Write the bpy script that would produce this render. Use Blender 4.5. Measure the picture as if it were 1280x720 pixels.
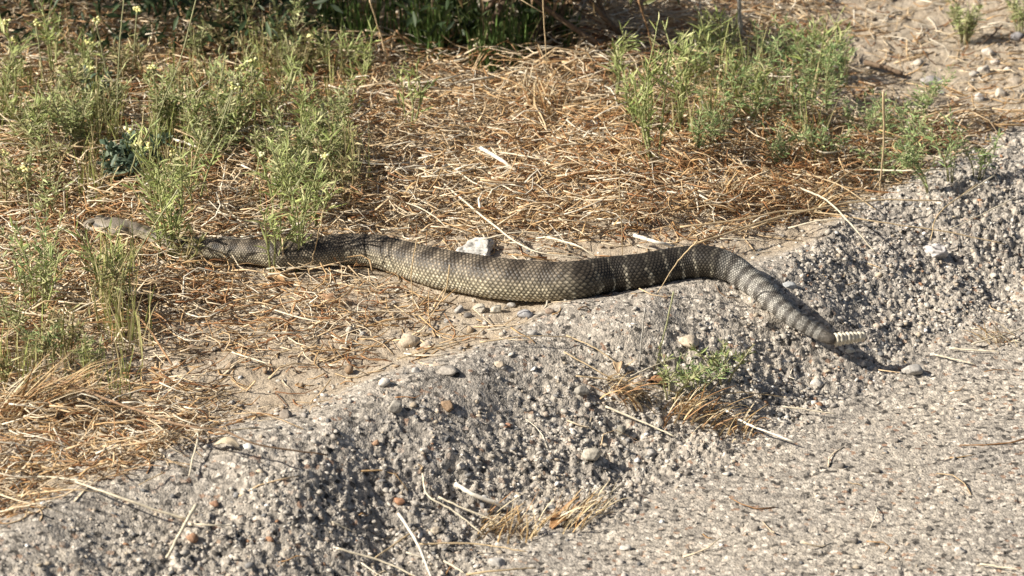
import bpy, math, random
import numpy as np
from mathutils import Vector
rng = np.random.default_rng(7)
random.seed(7)
for o in list(bpy.data.objects): bpy.data.objects.remove(o)
sc = bpy.context.scene
COL = sc.collection

# ------------------------------------------------------------------ camera, sky, sun, exposure
PITCH = math.radians(25.0); DIST = 4.5; ZT = 0.09
CAM = np.array([0.0, -DIST*math.cos(PITCH), ZT + DIST*math.sin(PITCH)])
cd = bpy.data.cameras.new('camera'); cam = bpy.data.objects.new('camera', cd); COL.objects.link(cam)
cam.location = CAM; cam.rotation_euler = (math.pi/2 - PITCH, 0, 0)
cd.sensor_width = 36; cd.lens = 36*DIST/1.0; cd.clip_start = .1; cd.clip_end = 500
cd.dof.use_dof = True; cd.dof.focus_distance = 4.55; cd.dof.aperture_fstop = 11
sc.camera = cam
SUN_EL = math.radians(37); SUN_AZ = math.radians(257)      # clockwise from +Y: the sun stands to the left
w = bpy.data.worlds.new('World'); sc.world = w; w.use_nodes = True
nt = w.node_tree; bg = nt.nodes['Background']
sky = nt.nodes.new('ShaderNodeTexSky'); sky.sky_type = 'NISHITA'; sky.sun_disc = False
sky.dust_density = 4.0; sky.sun_elevation = SUN_EL; sky.sun_rotation = SUN_AZ
nt.links.new(sky.outputs[0], bg.inputs[0]); bg.inputs[1].default_value = 0.05
sd = Vector((math.sin(SUN_AZ)*math.cos(SUN_EL), math.cos(SUN_AZ)*math.cos(SUN_EL), math.sin(SUN_EL)))
sl = bpy.data.lights.new('sun', 'SUN'); sl.energy = 5.0; sl.angle = math.radians(.5); sl.color = (1, .93, .82)
so = bpy.data.objects.new('sun', sl); COL.objects.link(so); so.rotation_euler = sd.to_track_quat('Z', 'Y').to_euler()
so.location = sd*6
sc.view_settings.view_transform = 'Standard'; sc.view_settings.look = 'None'
sc.view_settings.exposure = 0.80; sc.view_settings.gamma = 1
sc.render.resolution_x = 1024; sc.render.resolution_y = 576

# ------------------------------------------------------------------ projection helpers (photo pixel 1280x720 <-> place)
FWD = np.array([0, math.cos(PITCH), -math.sin(PITCH)]); UP = np.array([0, math.sin(PITCH), math.cos(PITCH)])
PX = 1/1280.0
def ray(u, v):
    return FWD*DIST + np.array([1., 0, 0])*((u-640)*PX) + UP*((360-v)*PX)
def proj(P):
    d = P - CAM
    f = d @ FWD
    return 640 + 1280*DIST*d[..., 0]/f, 360 - 1280*DIST*(d @ UP)/f
def on_plane(u, v, z):
    r = ray(u, v); return CAM + r*((z-CAM[2])/r[2])
def on_depth(u, v, y):
    r = ray(u, v); return CAM + r*((y-CAM[1])/r[1])

# ------------------------------------------------------------------ noise
def vnoise(x, y, seed=0):
    xi = np.floor(x).astype(np.int64); yi = np.floor(y).astype(np.int64)
    fx = x-xi; fy = y-yi
    fx = fx*fx*(3-2*fx); fy = fy*fy*(3-2*fy)
    def h(a, b):
        n = (a*374761393 + b*668265263 + seed*974634777) & 0x7fffffff
        n = ((n ^ (n >> 13))*1274126177) & 0x7fffffff
        return ((n ^ (n >> 16)) & 0xffff)/65535.0
    return (h(xi, yi)*(1-fx)+h(xi+1, yi)*fx)*(1-fy) + (h(xi, yi+1)*(1-fx)+h(xi+1, yi+1)*fx)*fy
def fbm(x, y, seed=0, oct=4):
    s = 0; a = .5
    for k in range(oct):
        s = s + a*vnoise(x*2**k, y*2**k, seed+k*17); a *= .5
    return s
def vor(x, y, seed=0):
    xi = np.floor(x).astype(np.int64); yi = np.floor(y).astype(np.int64)
    best = np.full(x.shape, 9.); cid = np.zeros(x.shape)
    for i in (-1, 0, 1):
        for j in (-1, 0, 1):
            a = xi+i; b = yi+j
            def h(s):
                n = (a*374761393 + b*668265263 + (seed+s)*974634777) & 0x7fffffff
                n = ((n ^ (n >> 13))*1274126177) & 0x7fffffff
                return ((n ^ (n >> 16)) & 0xffff)/65535.0
            d = (a+h(1)-x)**2 + (b+h(2)-y)**2
            m = d < best; best = np.where(m, d, best); cid = np.where(m, h(3), cid)
    return np.sqrt(best), cid
def sstep(a, b, x):
    t = np.clip((x-a)/(b-a), 0, 1); return t*t*(3-2*t)

# ------------------------------------------------------------------ lie of the land
HB = 0.076
crest_px = [(-250, 775), (-60, 690), (0, 664), (120, 618), (250, 572), (370, 522), (470, 480), (600, 440), (700, 408), (800, 378), (880, 348), (980, 300), (1100, 240), (1200, 195), (1280, 160), (1340, 135), (1500, 75)]
foot_px = [(-250, 1190), (0, 1010), (300, 880), (560, 765), (640, 722), (740, 668), (820, 618), (900, 580), (1000, 545), (1080, 500), (1180, 455), (1280, 420), (1340, 398), (1500, 340)]
cp = np.array([on_plane(u, v, HB) for u, v in crest_px]); fp = np.array([on_plane(u, v, 0) for u, v in foot_px])
def lin(xq, xs, ys):
    s0 = (ys[1]-ys[0])/(xs[1]-xs[0]); s1 = (ys[-1]-ys[-2])/(xs[-1]-xs[-2])
    r = np.interp(xq, xs, ys)
    r = np.where(xq < xs[0], ys[0]+(xq-xs[0])*s0, r)
    return np.where(xq > xs[-1], ys[-1]+(xq-xs[-1])*s1, r)
def ycrest(x): return lin(x, cp[:, 0], cp[:, 1]) + .016*np.sin(x*17+.6) + .009*np.sin(x*41)
def yfoot(x): return lin(x, fp[:, 0], fp[:, 1]) + .014*np.sin(x*13+2)
BUMP = on_plane(1046, 388, .045)
def hb(x, y):
    x = np.asarray(x, float); y = np.asarray(y, float)
    yc = ycrest(x); yf = yfoot(x)
    t = (y-yf)/(yc-yf)
    s = sstep(-.06, 1.06, t)**1.35
    z = HB*s*(1-.38*sstep(.12, .42, x))
    lump = (fbm(x*9+3, y*9+1, 5, 3)-.44)
    z = z + .045*lump*sstep(.0, .3, t)*sstep(1.25, .8, t)
    back = sstep(0, .10, y-yc)
    z = z - .014*back + .022*(fbm(x*5, y*5, 11, 3)-.44)*sstep(.02, .3, y-yc)
    z = z + .010*np.exp(-((x-BUMP[0])/.026)**2-((y-BUMP[1])/.05)**2)
    z = z + .006*(vnoise(x*3, y*3, 3)-.5)*sstep(.1, -.2, t)
    return z
def at(u, v, lift=0.0):
    z = .05
    for k in range(60):
        p = on_plane(u, v, z)
        z += .45*(float(hb(p[0], p[1])) + lift - z)
    return on_plane(u, v, z)

# ------------------------------------------------------------------ mesh helpers
def mesh_np(name, V, quads=None, tris=None, col=None, mat=None, parent=None, smooth=False, extra=None):
    V = np.asarray(V, np.float32).reshape(-1, 3)
    me = bpy.data.meshes.new(name)
    loops = []; sizes = []
    if quads is not None and len(quads): loops.append(np.asarray(quads).reshape(-1)); sizes.append(np.full(len(quads), 4))
    if tris is not None and len(tris): loops.append(np.asarray(tris).reshape(-1)); sizes.append(np.full(len(tris), 3))
    L = np.concatenate(loops).astype(np.int32); Z = np.concatenate(sizes)
    st = np.concatenate([[0], np.cumsum(Z)[:-1]]).astype(np.int32)
    me.vertices.add(len(V)); me.vertices.foreach_set('co', V.reshape(-1))
    me.loops.add(len(L)); me.loops.foreach_set('vertex_index', L)
    me.polygons.add(len(Z)); me.polygons.foreach_set('loop_start', st)
    me.update(calc_edges=True)
    if smooth: me.polygons.foreach_set('use_smooth', np.ones(len(Z), bool))
    if col is not None:
        c = np.ones((len(V), 4), np.float32); c[:, :3] = col
        a = me.color_attributes.new('Col', 'FLOAT_COLOR', 'POINT'); a.data.foreach_set('color', c.reshape(-1))
    for k, arr in (extra or {}).items():
        a = me.attributes.new(k, 'FLOAT', 'POINT'); a.data.foreach_set('value', np.asarray(arr, np.float32))
    me.validate()
    if mat: me.materials.append(mat)
    o = bpy.data.objects.new(name, me); COL.objects.link(o)
    if parent: o.parent = parent
    return o
def tag(o, label=None, cat=None, group=None, kind=None):
    if label: o['label'] = label
    if cat: o['category'] = cat
    if group: o['group'] = group
    if kind: o['kind'] = kind
    return o
def empty(name, loc):
    o = bpy.data.objects.new(name, None); COL.objects.link(o); o.location = loc; o.empty_display_size = .02
    return o
def nrm(a): return a/np.maximum(np.linalg.norm(a, axis=-1, keepdims=True), 1e-9)
def tubes(P, R, S=4):
    """P (N,K,3), R (N,K): N closed-ended tubes"""
    P = np.asarray(P, float); R = np.asarray(R, float); N, K, _ = P.shape
    T = np.empty_like(P); T[:, 1:-1] = P[:, 2:]-P[:, :-2]; T[:, 0] = P[:, 1]-P[:, 0]; T[:, -1] = P[:, -1]-P[:, -2]
    T = nrm(T)
    mean = nrm(P[:, -1]-P[:, 0])
    ref = np.where(np.abs(mean[:, 2:3]) < .8, np.array([[0, 0, 1.]]), np.array([[0, 1., 0]]))[:, None, :]
    A = nrm(np.cross(T, np.broadcast_to(ref, T.shape))); B = np.cross(A, T)
    th = np.arange(S)*2*np.pi/S + .4
    V = P[:, :, None, :] + R[:, :, None, None]*(A[:, :, None, :]*np.cos(th)[None, None, :, None] + B[:, :, None, :]*np.sin(th)[None, None, :, None])
    idx = np.arange(N*K*S).reshape(N, K, S)
    q = np.stack([idx[:, :-1], np.roll(idx, -1, 2)[:, :-1], np.roll(idx, -1, 2)[:, 1:], idx[:, 1:]], -1).reshape(-1, 4)
    if S == 4:
        caps = np.concatenate([idx[:, 0, ::-1], idx[:, -1]], 0); q = np.concatenate([q, caps]); tr = None
    elif S == 3: tr = np.concatenate([idx[:, 0, ::-1], idx[:, -1]], 0)
    else:
        f = lambda a: np.stack([np.stack([a[:, 0], a[:, k], a[:, k+1]], -1) for k in range(1, S-1)], 1).reshape(-1, 3)
        tr = np.concatenate([f(idx[:, 0, ::-1]), f(idx[:, -1])], 0)
    return V.reshape(-1, 3), q, tr, K*S
def strips(P, Wd, side):
    """P (N,K,3), Wd (N,K), side (N,3): folded blades, three points across"""
    P = np.asarray(P, float); N, K, _ = P.shape
    T = nrm(P[:, -1]-P[:, 0]); nn = nrm(np.cross(T, side)); sd_ = side[:, None, :]
    up = nn[:, None, :]
    V = np.stack([P-sd_*Wd[..., None]+up*Wd[..., None]*.45, P, P+sd_*Wd[..., None]+up*Wd[..., None]*.45], 2)
    idx = np.arange(N*K*3).reshape(N, K, 3)
    q = np.stack([idx[:, :-1, :-1], idx[:, :-1, 1:], idx[:, 1:, 1:], idx[:, 1:, :-1]], -1).reshape(-1, 4)
    return V.reshape(-1, 3), q, K*3
def ico(sub):
    t = (1+5**.5)/2
    v = [(-1, t, 0), (1, t, 0), (-1, -t, 0), (1, -t, 0), (0, -1, t), (0, 1, t), (0, -1, -t), (0, 1, -t), (t, 0, -1), (t, 0, 1), (-t, 0, -1), (-t, 0, 1)]
    f = [(0, 11, 5), (0, 5, 1), (0, 1, 7), (0, 7, 10), (0, 10, 11), (1, 5, 9), (5, 11, 4), (11, 10, 2), (10, 7, 6), (7, 1, 8), (3, 9, 4), (3, 4, 2), (3, 2, 6), (3, 6, 8), (3, 8, 9), (4, 9, 5), (2, 4, 11), (6, 2, 10), (8, 6, 7), (9, 8, 1)]
    v = [np.array(p)/np.linalg.norm(p) for p in v]
    for _ in range(sub):
        c = {}; nf = []
        def mid(a, b):
            k = (min(a, b), max(a, b))
            if k not in c:
                m = v[a]+v[b]; v.append(m/np.linalg.norm(m)); c[k] = len(v)-1
            return c[k]
        for a, b, d in f:
            x, y, z = mid(a, b), mid(b, d), mid(d, a)
            nf += [(a, x, z), (b, y, x), (d, z, y), (x, y, z)]
        f = nf
    return np.array(v), np.array(f)
ICO0 = ico(0); ICO1 = ico(1); ICO2 = ico(2); ICO3 = ico(3)

# ------------------------------------------------------------------ materials (procedural)
def newmat(name):
    m = bpy.data.materials.new(name); m.use_nodes = True
    n = m.node_tree.nodes; l = m.node_tree.links
    b = n['Principled BSDF']
    return m, n, l, b
def noise_node(n, l, scale, detail=4, rough=.6):
    tc = n.new('ShaderNodeTexCoord'); x = n.new('ShaderNodeTexNoise'); x.inputs['Scale'].default_value = scale
    x.inputs['Detail'].default_value = detail; x.inputs['Roughness'].default_value = rough
    l.new(tc.outputs['Object'], x.inputs['Vector']); return x
def ramp(n, stops):
    r = n.new('ShaderNodeValToRGB'); e = r.color_ramp.elements
    while len(e) > 1: e.remove(e[-1])
    e[0].position = stops[0][0]; e[0].color = (*stops[0][1], 1)
    for p, c in stops[1:]:
        k = e.new(p); k.color = (*c, 1)
    return r
def mix(n, l, a, b, fac, mode='MIX'):
    x = n.new('ShaderNodeMix'); x.data_type = 'RGBA'; x.blend_type = mode
    for s, v in ((x.inputs[0], fac), (x.inputs[6], a), (x.inputs[7], b)):
        if hasattr(v, 'is_linked'): l.new(v, s)
        elif isinstance(v, tuple): s.default_value = (*v, 1)
        else: s.default_value = v
    return x.outputs[2]
def col_mat(name, rough=.7, nscale=300, nstr=.35, bump=.0, spec=.3, transl=0.0):
    m, n, l, b = newmat(name)
    a = n.new('ShaderNodeAttribute'); a.attribute_name = 'Col'
    x = noise_node(n, l, nscale)
    r = ramp(n, [(.3, (1-nstr,)*3), (.7, (1+nstr*.6,)*3)]); l.new(x.outputs[0], r.inputs[0])
    c = mix(n, l, a.outputs[0], r.outputs[0], 1.0, 'MULTIPLY')
    l.new(c, b.inputs['Base Color']); b.inputs['Roughness'].default_value = rough
    b.inputs['Specular IOR Level'].default_value = spec
    if bump:
        bp = n.new('ShaderNodeBump'); bp.inputs['Strength'].default_value = bump; bp.inputs['Distance'].default_value = .001
        l.new(x.outputs[0], bp.inputs['Height']); l.new(bp.outputs[0], b.inputs['Normal'])
    if transl:
        t = n.new('ShaderNodeBsdfTranslucent'); l.new(c, t.inputs[0])
        ms = n.new('ShaderNodeMixShader'); ms.inputs[0].default_value = transl
        l.new(b.outputs[0], ms.inputs[1]); l.new(t.outputs[0], ms.inputs[2])
        l.new(ms.outputs[0], n['Material Output'].inputs[0])
    return m
M_straw = col_mat('dry_straw', .55, 220, .35, 0, .35, .12)
M_leaf = col_mat('green_leaf', .5, 150, .3, 0, .3, .25)
M_stone = col_mat('stone', .85, 420, .4, .5, .2)
M_agg = col_mat('aggregate', .8, 600, .35, .3, .25)
M_twig = col_mat('twig_bark', .75, 350, .4, .4, .2)
M_flower = col_mat('flower', .6, 300, .15, 0, .2, .2)
M_scale = col_mat('snake_scales', .5, 700, .22, .15, .32)
M_rattle = col_mat('rattle_keratin', .45, 400, .2, .2, .4)

def ground_mat():
    m, n, l, b = newmat('dirt_and_asphalt')
    tc = n.new('ShaderNodeTexCoord')
    # asphalt: pale worn aggregate in grey binder
    vo = n.new('ShaderNodeTexVoronoi'); vo.inputs['Scale'].default_value = 225; l.new(tc.outputs['Object'], vo.inputs['Vector'])
    sep = n.new('ShaderNodeSeparateColor'); l.new(vo.outputs['Color'], sep.inputs[0])
    r1 = ramp(n, [(0, (.055, .052, .048)), (.075, (.15, .14, .128)), (.14, (.28, .262, .238)), (.55, (.385, .358, .32)), (.82, (.46, .43, .385)), (.93, (.64, .605, .55)), (.985, (.34, .25, .19)), (1, (.25, .17, .13))])
    l.new(sep.outputs[0], r1.inputs[0])
    r2 = ramp(n, [(.0, (1.02, 1, .96)), (.45, (.98, .95, .91)), (.75, (.66, .64, .61))]); l.new(vo.outputs['Distance'], r2.inputs[0])
    asp = mix(n, l, r1.outputs[0], r2.outputs[0], .8, 'MULTIPLY')
    vo2 = n.new('ShaderNodeTexVoronoi'); vo2.inputs['Scale'].default_value = 480; l.new(tc.outputs['Object'], vo2.inputs['Vector'])
    sep2 = n.new('ShaderNodeSeparateColor'); l.new(vo2.outputs['Color'], sep2.inputs[0])
    r3 = ramp(n, [(0, (.25, .25, .25)), (.08, (.75, .75, .75)), (.5, (1, 1, 1)), (1, (1.25, 1.23, 1.2))]); l.new(sep2.outputs[1], r3.inputs[0])
    asp = mix(n, l, asp, r3.outputs[0], .7, 'MULTIPLY')
    big = noise_node(n, l, 7, 4, .6); rb = ramp(n, [(.3, (.82, .82, .83)), (.7, (1.12, 1.1, 1.06))]); l.new(big.outputs[0], rb.inputs[0])
    asp = mix(n, l, asp, rb.outputs[0], 1.0, 'MULTIPLY')
    # dirt
    d1 = noise_node(n, l, 38, 8, .7)
    rd = ramp(n, [(.25, (.22, .17, .12)), (.5, (.38, .315, .235)), (.75, (.52, .45, .36))]); l.new(d1.outputs[0], rd.inputs[0])
    d2 = noise_node(n, l, 420, 4, .7); rd2 = ramp(n, [(.3, (.6, .6, .6)), (.7, (1.2, 1.2, 1.2))]); l.new(d2.outputs[0], rd2.inputs[0])
    dirt = mix(n, l, rd.outputs[0], rd2.outputs[0], .9, 'MULTIPLY')
    a = n.new('ShaderNodeAttribute'); a.attribute_name = 'asphalt'
    c = mix(n, l, dirt, asp, a.outputs['Fac'])
    l.new(c, b.inputs['Base Color']); b.inputs['Roughness'].default_value = .9; b.inputs['Specular IOR Level'].default_value = .2
    mth = n.new('ShaderNodeMath'); mth.operation = 'SUBTRACT'; l.new(d2.outputs[0], mth.inputs[0]); l.new(vo2.outputs['Distance'], mth.inputs[1])
    bp = n.new('ShaderNodeBump'); bp.inputs['Strength'].default_value = .55; bp.inputs['Distance'].default_value = .0016
    l.new(mth.outputs[0], bp.inputs['Height']); l.new(bp.outputs[0], b.inputs['Normal'])
    return m
M_ground = ground_mat()

# ------------------------------------------------------------------ ground, berm and road: one height field cut into three sheets
X0, X1, Y0, Y1 = -.67, .67, -.66, 1.0
nx, ny = 790, 630
gx, gy = np.meshgrid(np.linspace(X0, X1, nx), np.linspace(Y0, Y1, ny))
def asph(x, y):
    """1 on asphalt, 0 on dirt (edge uneven)"""
    yc = ycrest(x)
    edge = yc + .055 + .10*(fbm(x*7, y*7, 31, 4)-.45) + .07*sstep(.35, .55, x)
    return sstep(.025, -.025, y-edge + .03*(fbm(x*60, y*60, 77, 3)-.44))
def tberm(x, y):
    yc = ycrest(x); yf = yfoot(x)
    return (y-yf)/(yc-yf)
A = asph(gx, gy); Tb = tberm(gx, gy)
rough = sstep(-.12, .25, Tb + .5*(fbm(gx*11, gy*11, 41, 3)-.45))*(.12+.88*sstep(.98, .55, Tb + .5*(fbm(gx*10, gy*10, 43, 3)-.45) - .5*sstep(.22, .4, gx)))
rough *= 1-.65*np.exp(-((gx-BUMP[0]+.012)/.05)**2-((gy-BUMP[1])/.075)**2)
d1, _ = vor(gx*190, gy*190, 3); d2, _ = vor(gx*95, gy*95, 9)
micro_road = .0012*(.5-d1) - .0034*sstep(.56, .68, fbm(gx*110, gy*90, 8, 2)) + .0012*(fbm(gx*60, gy*60, 2, 3)-.45)
b1, i1 = vor(gx*205+.3*vnoise(gx*400, gy*400, 1), gy*180, 33); b2, i2 = vor(gx*320, gy*280, 35)
pat = .45+1.1*fbm(gx*16, gy*16, 88, 3)
micro_berm = -.004*sstep(.52, .70, fbm(gx*75, gy*60, 95, 2)) + pat*(.0034*(i1-.5)*sstep(.62, .42, b1) - .0022*sstep(.40, .62, b1) + .0016*(i2-.5)) + .0030*(.5-d2) + .010*(fbm(gx*42, gy*42, 14, 3)-.44)
dd, _ = vor(gx*130, gy*130, 21)
micro_dirt = .006*(fbm(gx*50, gy*50, 61, 5)-.45) + .0018*(.5-dd)
Z = hb(gx, gy) + A*(micro_road*(1-rough)+micro_berm*rough) + (1-A)*micro_dirt - .003*(1-A)
def hz(x, y):
    """height of the finished surface"""
    i = np.clip((np.asarray(x)-X0)/(X1-X0)*(nx-1), 0, nx-1.001); j = np.clip((np.asarray(y)-Y0)/(Y1-Y0)*(ny-1), 0, ny-1.001)
    a = i.astype(int); b = j.astype(int); fx = i-a; fy = j-b
    return (Z[b, a]*(1-fx)+Z[b, a+1]*fx)*(1-fy) + (Z[b+1, a]*(1-fx)+Z[b+1, a+1]*fx)*fy
G = np.stack([gx, gy, Z], -1).reshape(-1, 3)
idx = np.arange(nx*ny).reshape(ny, nx)
Q = np.stack([idx[:-1, :-1], idx[:-1, 1:], idx[1:, 1:], idx[1:, :-1]], -1).reshape(-1, 4)
qa = A[:-1, :-1].reshape(-1); qt = Tb[:-1, :-1].reshape(-1)
zone = np.where(qa < .5, 0, np.where(qt < .02, 2, 1))
def far_skirt(kind):
    """coarse continuation of the sheet out to 60 m, kind 0 dirt, 1 berm, 2 road"""
    V = []; F = []; at_ = []
    ax = np.concatenate([-np.geomspace(60, .9, 10), np.linspace(X0, X1, 12), np.geomspace(.9, 60, 10)])
    ay = np.concatenate([-np.geomspace(60, .9, 10), np.linspace(Y0, Y1, 12), np.geomspace(1.1, 60, 10)])
    mx, my = np.meshgrid(ax, ay)
    xc = np.clip(mx, -1.6, 1.6)
    t = tberm(xc, my + (xc-mx)*.9)
    z = HB*sstep(-.06, 1.06, t)**1.35*(1-.38*sstep(.12, .42, xc)) - .014*sstep(1, 1.3, t)
    inx = (ax[:-1] >= X0-1e-6) & (ax[1:] <= X1+1e-6); iny = (ay[:-1] >= Y0-1e-6) & (ay[1:] <= Y1+1e-6)
    edge = (np.abs(mx-np.clip(mx, X0, X1)) < 1e-6) & (np.abs(my-np.clip(my, Y0, Y1)) < 1e-6)
    z = np.where(edge, hz(mx, my), z)
    id_ = np.arange(mx.size).reshape(mx.shape)
    q = np.stack([id_[:-1, :-1], id_[:-1, 1:], id_[1:, 1:], id_[1:, :-1]], -1)
    keep = ~(iny[:, None] & inx[None, :])
    tc_ = t[:-1, :-1]
    zn = np.where(tc_ > 1.15, 0, np.where(tc_ < .02, 2, 1))
    return np.stack([mx, my, z], -1).reshape(-1, 3), q[keep & (zn == kind)].reshape(-1, 4), np.where(t.reshape(-1) > 1.2, 0., 1.)
for k, nm in enumerate(('dirt_ground', 'asphalt_berm', 'asphalt_road')):
    q = Q[zone == k]
    fv, fq, fa = far_skirt(k)
    V = np.concatenate([G, fv]); F = np.concatenate([q, fq+len(G)])
    used, inv = np.unique(F, return_inverse=True)
    att = np.concatenate([A.reshape(-1), fa])[used]
    o = mesh_np(nm, V[used], quads=inv.reshape(-1, 4), mat=M_ground, smooth=(k == 0), extra={'asphalt': att})
    tag(o, kind='structure')

# ------------------------------------------------------------------ the snake's centre line (used for litter avoidance as well)
#      u    v   diameter(px)  lift(m)
sn = [(1043, 424.5, 14.5, .024), (1036, 423, 17.5, .0235), (1017, 413, 20.5, .022), (1002, 404, 23, .019), (987, 394, 26, .015), (972, 381, 29, .010), (958, 368, 32, .005),
      (937, 351, 36, 0), (915, 335.5, 39, 0), (885, 327, 42, 0), (850, 329.5, 44, 0), (800, 339.5, 47, 0), (760, 344, 48.5, 0), (720, 350.5, 51, 0),
      (680, 352.5, 54, 0), (624, 348.5, 55, 0), (590, 343, 54, 0), (550, 336, 52, 0), (515, 326.5, 48, 0), (470, 314, 43, 0), (432, 311.5, 40, 0), (412, 313, 39, 0), (385, 317.5, 38, 0), (350, 318.5, 36, 0), (320, 315.5, 34, 0),
      (290, 313.5, 31, 0), (250, 309, 27, .001), (225, 306, 24, .002), (202, 299, 20, .003), (180, 290, 18, .004), (163, 286, 20, .005), (148, 284, 24, .006), (133, 282, 25, .006), (121, 281, 22, .006), (113, 280.5, 17, .006), (108.5, 280.5, 10, .006), (107, 280.5, 2.5, .006)]
ctrl = []
for u, v, d, lf in sn:
    d *= .94 - .07*float(sstep(860, 960, u))
    r = d/2*PX
    p = at(u, v, r*.86+lf)
    f = ((p-CAM) @ FWD)/DIST
    ctrl.append((p[0], p[1], p[2], r*f, u))
ctrl = np.array(ctrl)
def catmull(C, n):
    seg = np.linalg.norm(np.diff(C[:, :3], axis=0), axis=1)**.5
    k = np.concatenate([[0], np.cumsum(seg)])
    m = np.empty_like(C)
    for i in range(len(C)):
        a = max(i-1, 0); b = min(i+1, len(C)-1)
        m[i] = (C[b]-C[a])/(k[b]-k[a])
    t = np.linspace(0, k[-1], n); i = np.clip(np.searchsorted(k, t, 'right')-1, 0, len(C)-2)
    h = (k[i+1]-k[i]); s = ((t-k[i])/h)[:, None]; h = h[:, None]
    return (2*s**3-3*s**2+1)*C[i] + (s**3-2*s**2+s)*h*m[i] + (-2*s**3+3*s**2)*C[i+1] + (s**3-s**2)*h*m[i+1]
fine = catmull(ctrl, 6000); fine[:, 3] = np.maximum(fine[:, 3], .0006)
# smooth height so the body spans small bumps
SNK = fine[::20, :4]
def clear_of_snake(P, pad=.86):
    """P (N,K,3) -> True where no point enters the body"""
    flat = P.reshape(-1, 3)
    ok = np.ones(len(flat), bool)
    for i in range(0, len(flat), 20000):
        d = np.linalg.norm(flat[i:i+20000, None, :2]-SNK[None, :, :2], axis=2)
        j = d.argmin(1); c = SNK[j]
        dz = flat[i:i+20000, 2]-c[:, 2]
        front = (c[:, 0] < -.30) & (flat[i:i+20000, 1] < c[:, 1]+.005)
        ok[i:i+20000] = (d[np.arange(len(j)), j] > np.where(front, c[:, 3]*1.1+.007, c[:, 3]*pad)) | ((dz > c[:, 3]*1.15) & ~front) | ((dz < -c[:, 3]*.75) & front)
    return ok.reshape(P.shape[:-1]).all(-1)

# ------------------------------------------------------------------ stuff: aggregate knocked loose in the berm, grit on road and dirt
def scatter_stones(name, pos, size, cols, mat, base=ICO0, flat=.75, sink=.25, label=None, cat=None):
    N = len(pos); bv, bf = base; nv = len(bv)
    V = np.repeat(bv[None], N, 0)*(1+.48*rng.uniform(-1, 1, (N, nv, 1)))
    sc_ = np.stack([rng.uniform(.8, 1.6, N), rng.uniform(.6, 1.2, N), rng.uniform(.5, 1., N)*flat], -1)
    V = V*sc_[:, None]
    a = rng.uniform(0, 6.28, N); tl = rng.normal(0, .35, N)
    ca, sa, ct, st_ = np.cos(a), np.sin(a), np.cos(tl), np.sin(tl)
    x = V[..., 0]; y = V[..., 1]*ct[:, None]-V[..., 2]*st_[:, None]; z = V[..., 1]*st_[:, None]+V[..., 2]*ct[:, None]
    V = np.stack([x*ca[:, None]-y*sa[:, None], x*sa[:, None]+y*ca[:, None], z], -1)*size[:, None, None]*.5
    P = pos.copy(); P[:, 2] += size*(.5*flat-sink)
    V += P[:, None]
    F = (bf[None]+(np.arange(N)*nv)[:, None, None]).reshape(-1, 3)
    o = mesh_np(name, V, tris=F, col=np.repeat(cols, nv, 0), mat=mat)
    tag(o, label, cat, None, 'stuff'); return o
PAL = np.array([(.47, .435, .385), (.40, .365, .315), (.53, .49, .43), (.34, .31, .275), (.22, .215, .21), (.13, .13, .13), (.44, .37, .28), (.30, .17, .10), (.68, .66, .62), (.50, .42, .34)])
def pick(n, p): return PAL[rng.choice(len(PAL), n, p=np.array(p)/sum(p))]*rng.uniform(.8, 1.15, (n, 1))
n = 135000
sx = rng.uniform(X0, X1, n); sy = rng.uniform(Y0, Y1, n)
t = tberm(sx, sy) + .25*(fbm(sx*14, sy*14, 41, 3)-.45)
dens = sstep(-.05, .25, t)*(.07+.93*sstep(.98, .55, t-.5*sstep(.22, .4, sx)))*.50 + .02
dens *= 1-.6*np.exp(-((sx-BUMP[0]+.012)/.05)**2-((sy-BUMP[1])/.075)**2)
dens = np.where(asph(sx, sy) < .4, .16*sstep(.34, .05, sy-ycrest(sx))*fbm(sx*9, sy*9, 67, 3), dens)
k = rng.uniform(0, 1, n) < dens; sx, sy = sx[k], sy[k]
size = np.exp(rng.normal(math.log(.0028), .42, len(sx))).clip(.0013, .0070)
pos = np.stack([sx, sy, hz(sx, sy)], -1)
scatter_stones('loose_aggregate', pos, size, pick(len(sx), [20, 18, 20, 12, 11, 12, 9, 2, 3, 6]), M_agg, flat=.8, sink=.30,
               label='rough grey aggregate crumbling out of the asphalt berm', cat='gravel')
n = 9000
sx = rng.uniform(X0, X1, n); sy = rng.uniform(Y0, Y1, n)
k = (asph(sx, sy) < .6) & (rng.uniform(0, 1, n) < .25+.75*fbm(sx*8, sy*8, 91, 3)); sx, sy = sx[k], sy[k]
size = np.exp(rng.normal(math.log(.0036), .42, len(sx))).clip(.0015, .012)
dcol = np.array([(.40, .31, .21), (.33, .25, .17), (.45, .40, .33), (.28, .2, .13), (.5, .46, .4)])
scatter_stones('soil_grit', np.stack([sx, sy, hz(sx, sy)], -1), size, dcol[rng.integers(0, 5, len(sx))]*rng.uniform(.8, 1.15, (len(sx), 1)), M_stone,
               flat=.8, sink=.15, label='small clods and grit strewn over the tan dirt', cat='grit')

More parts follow.
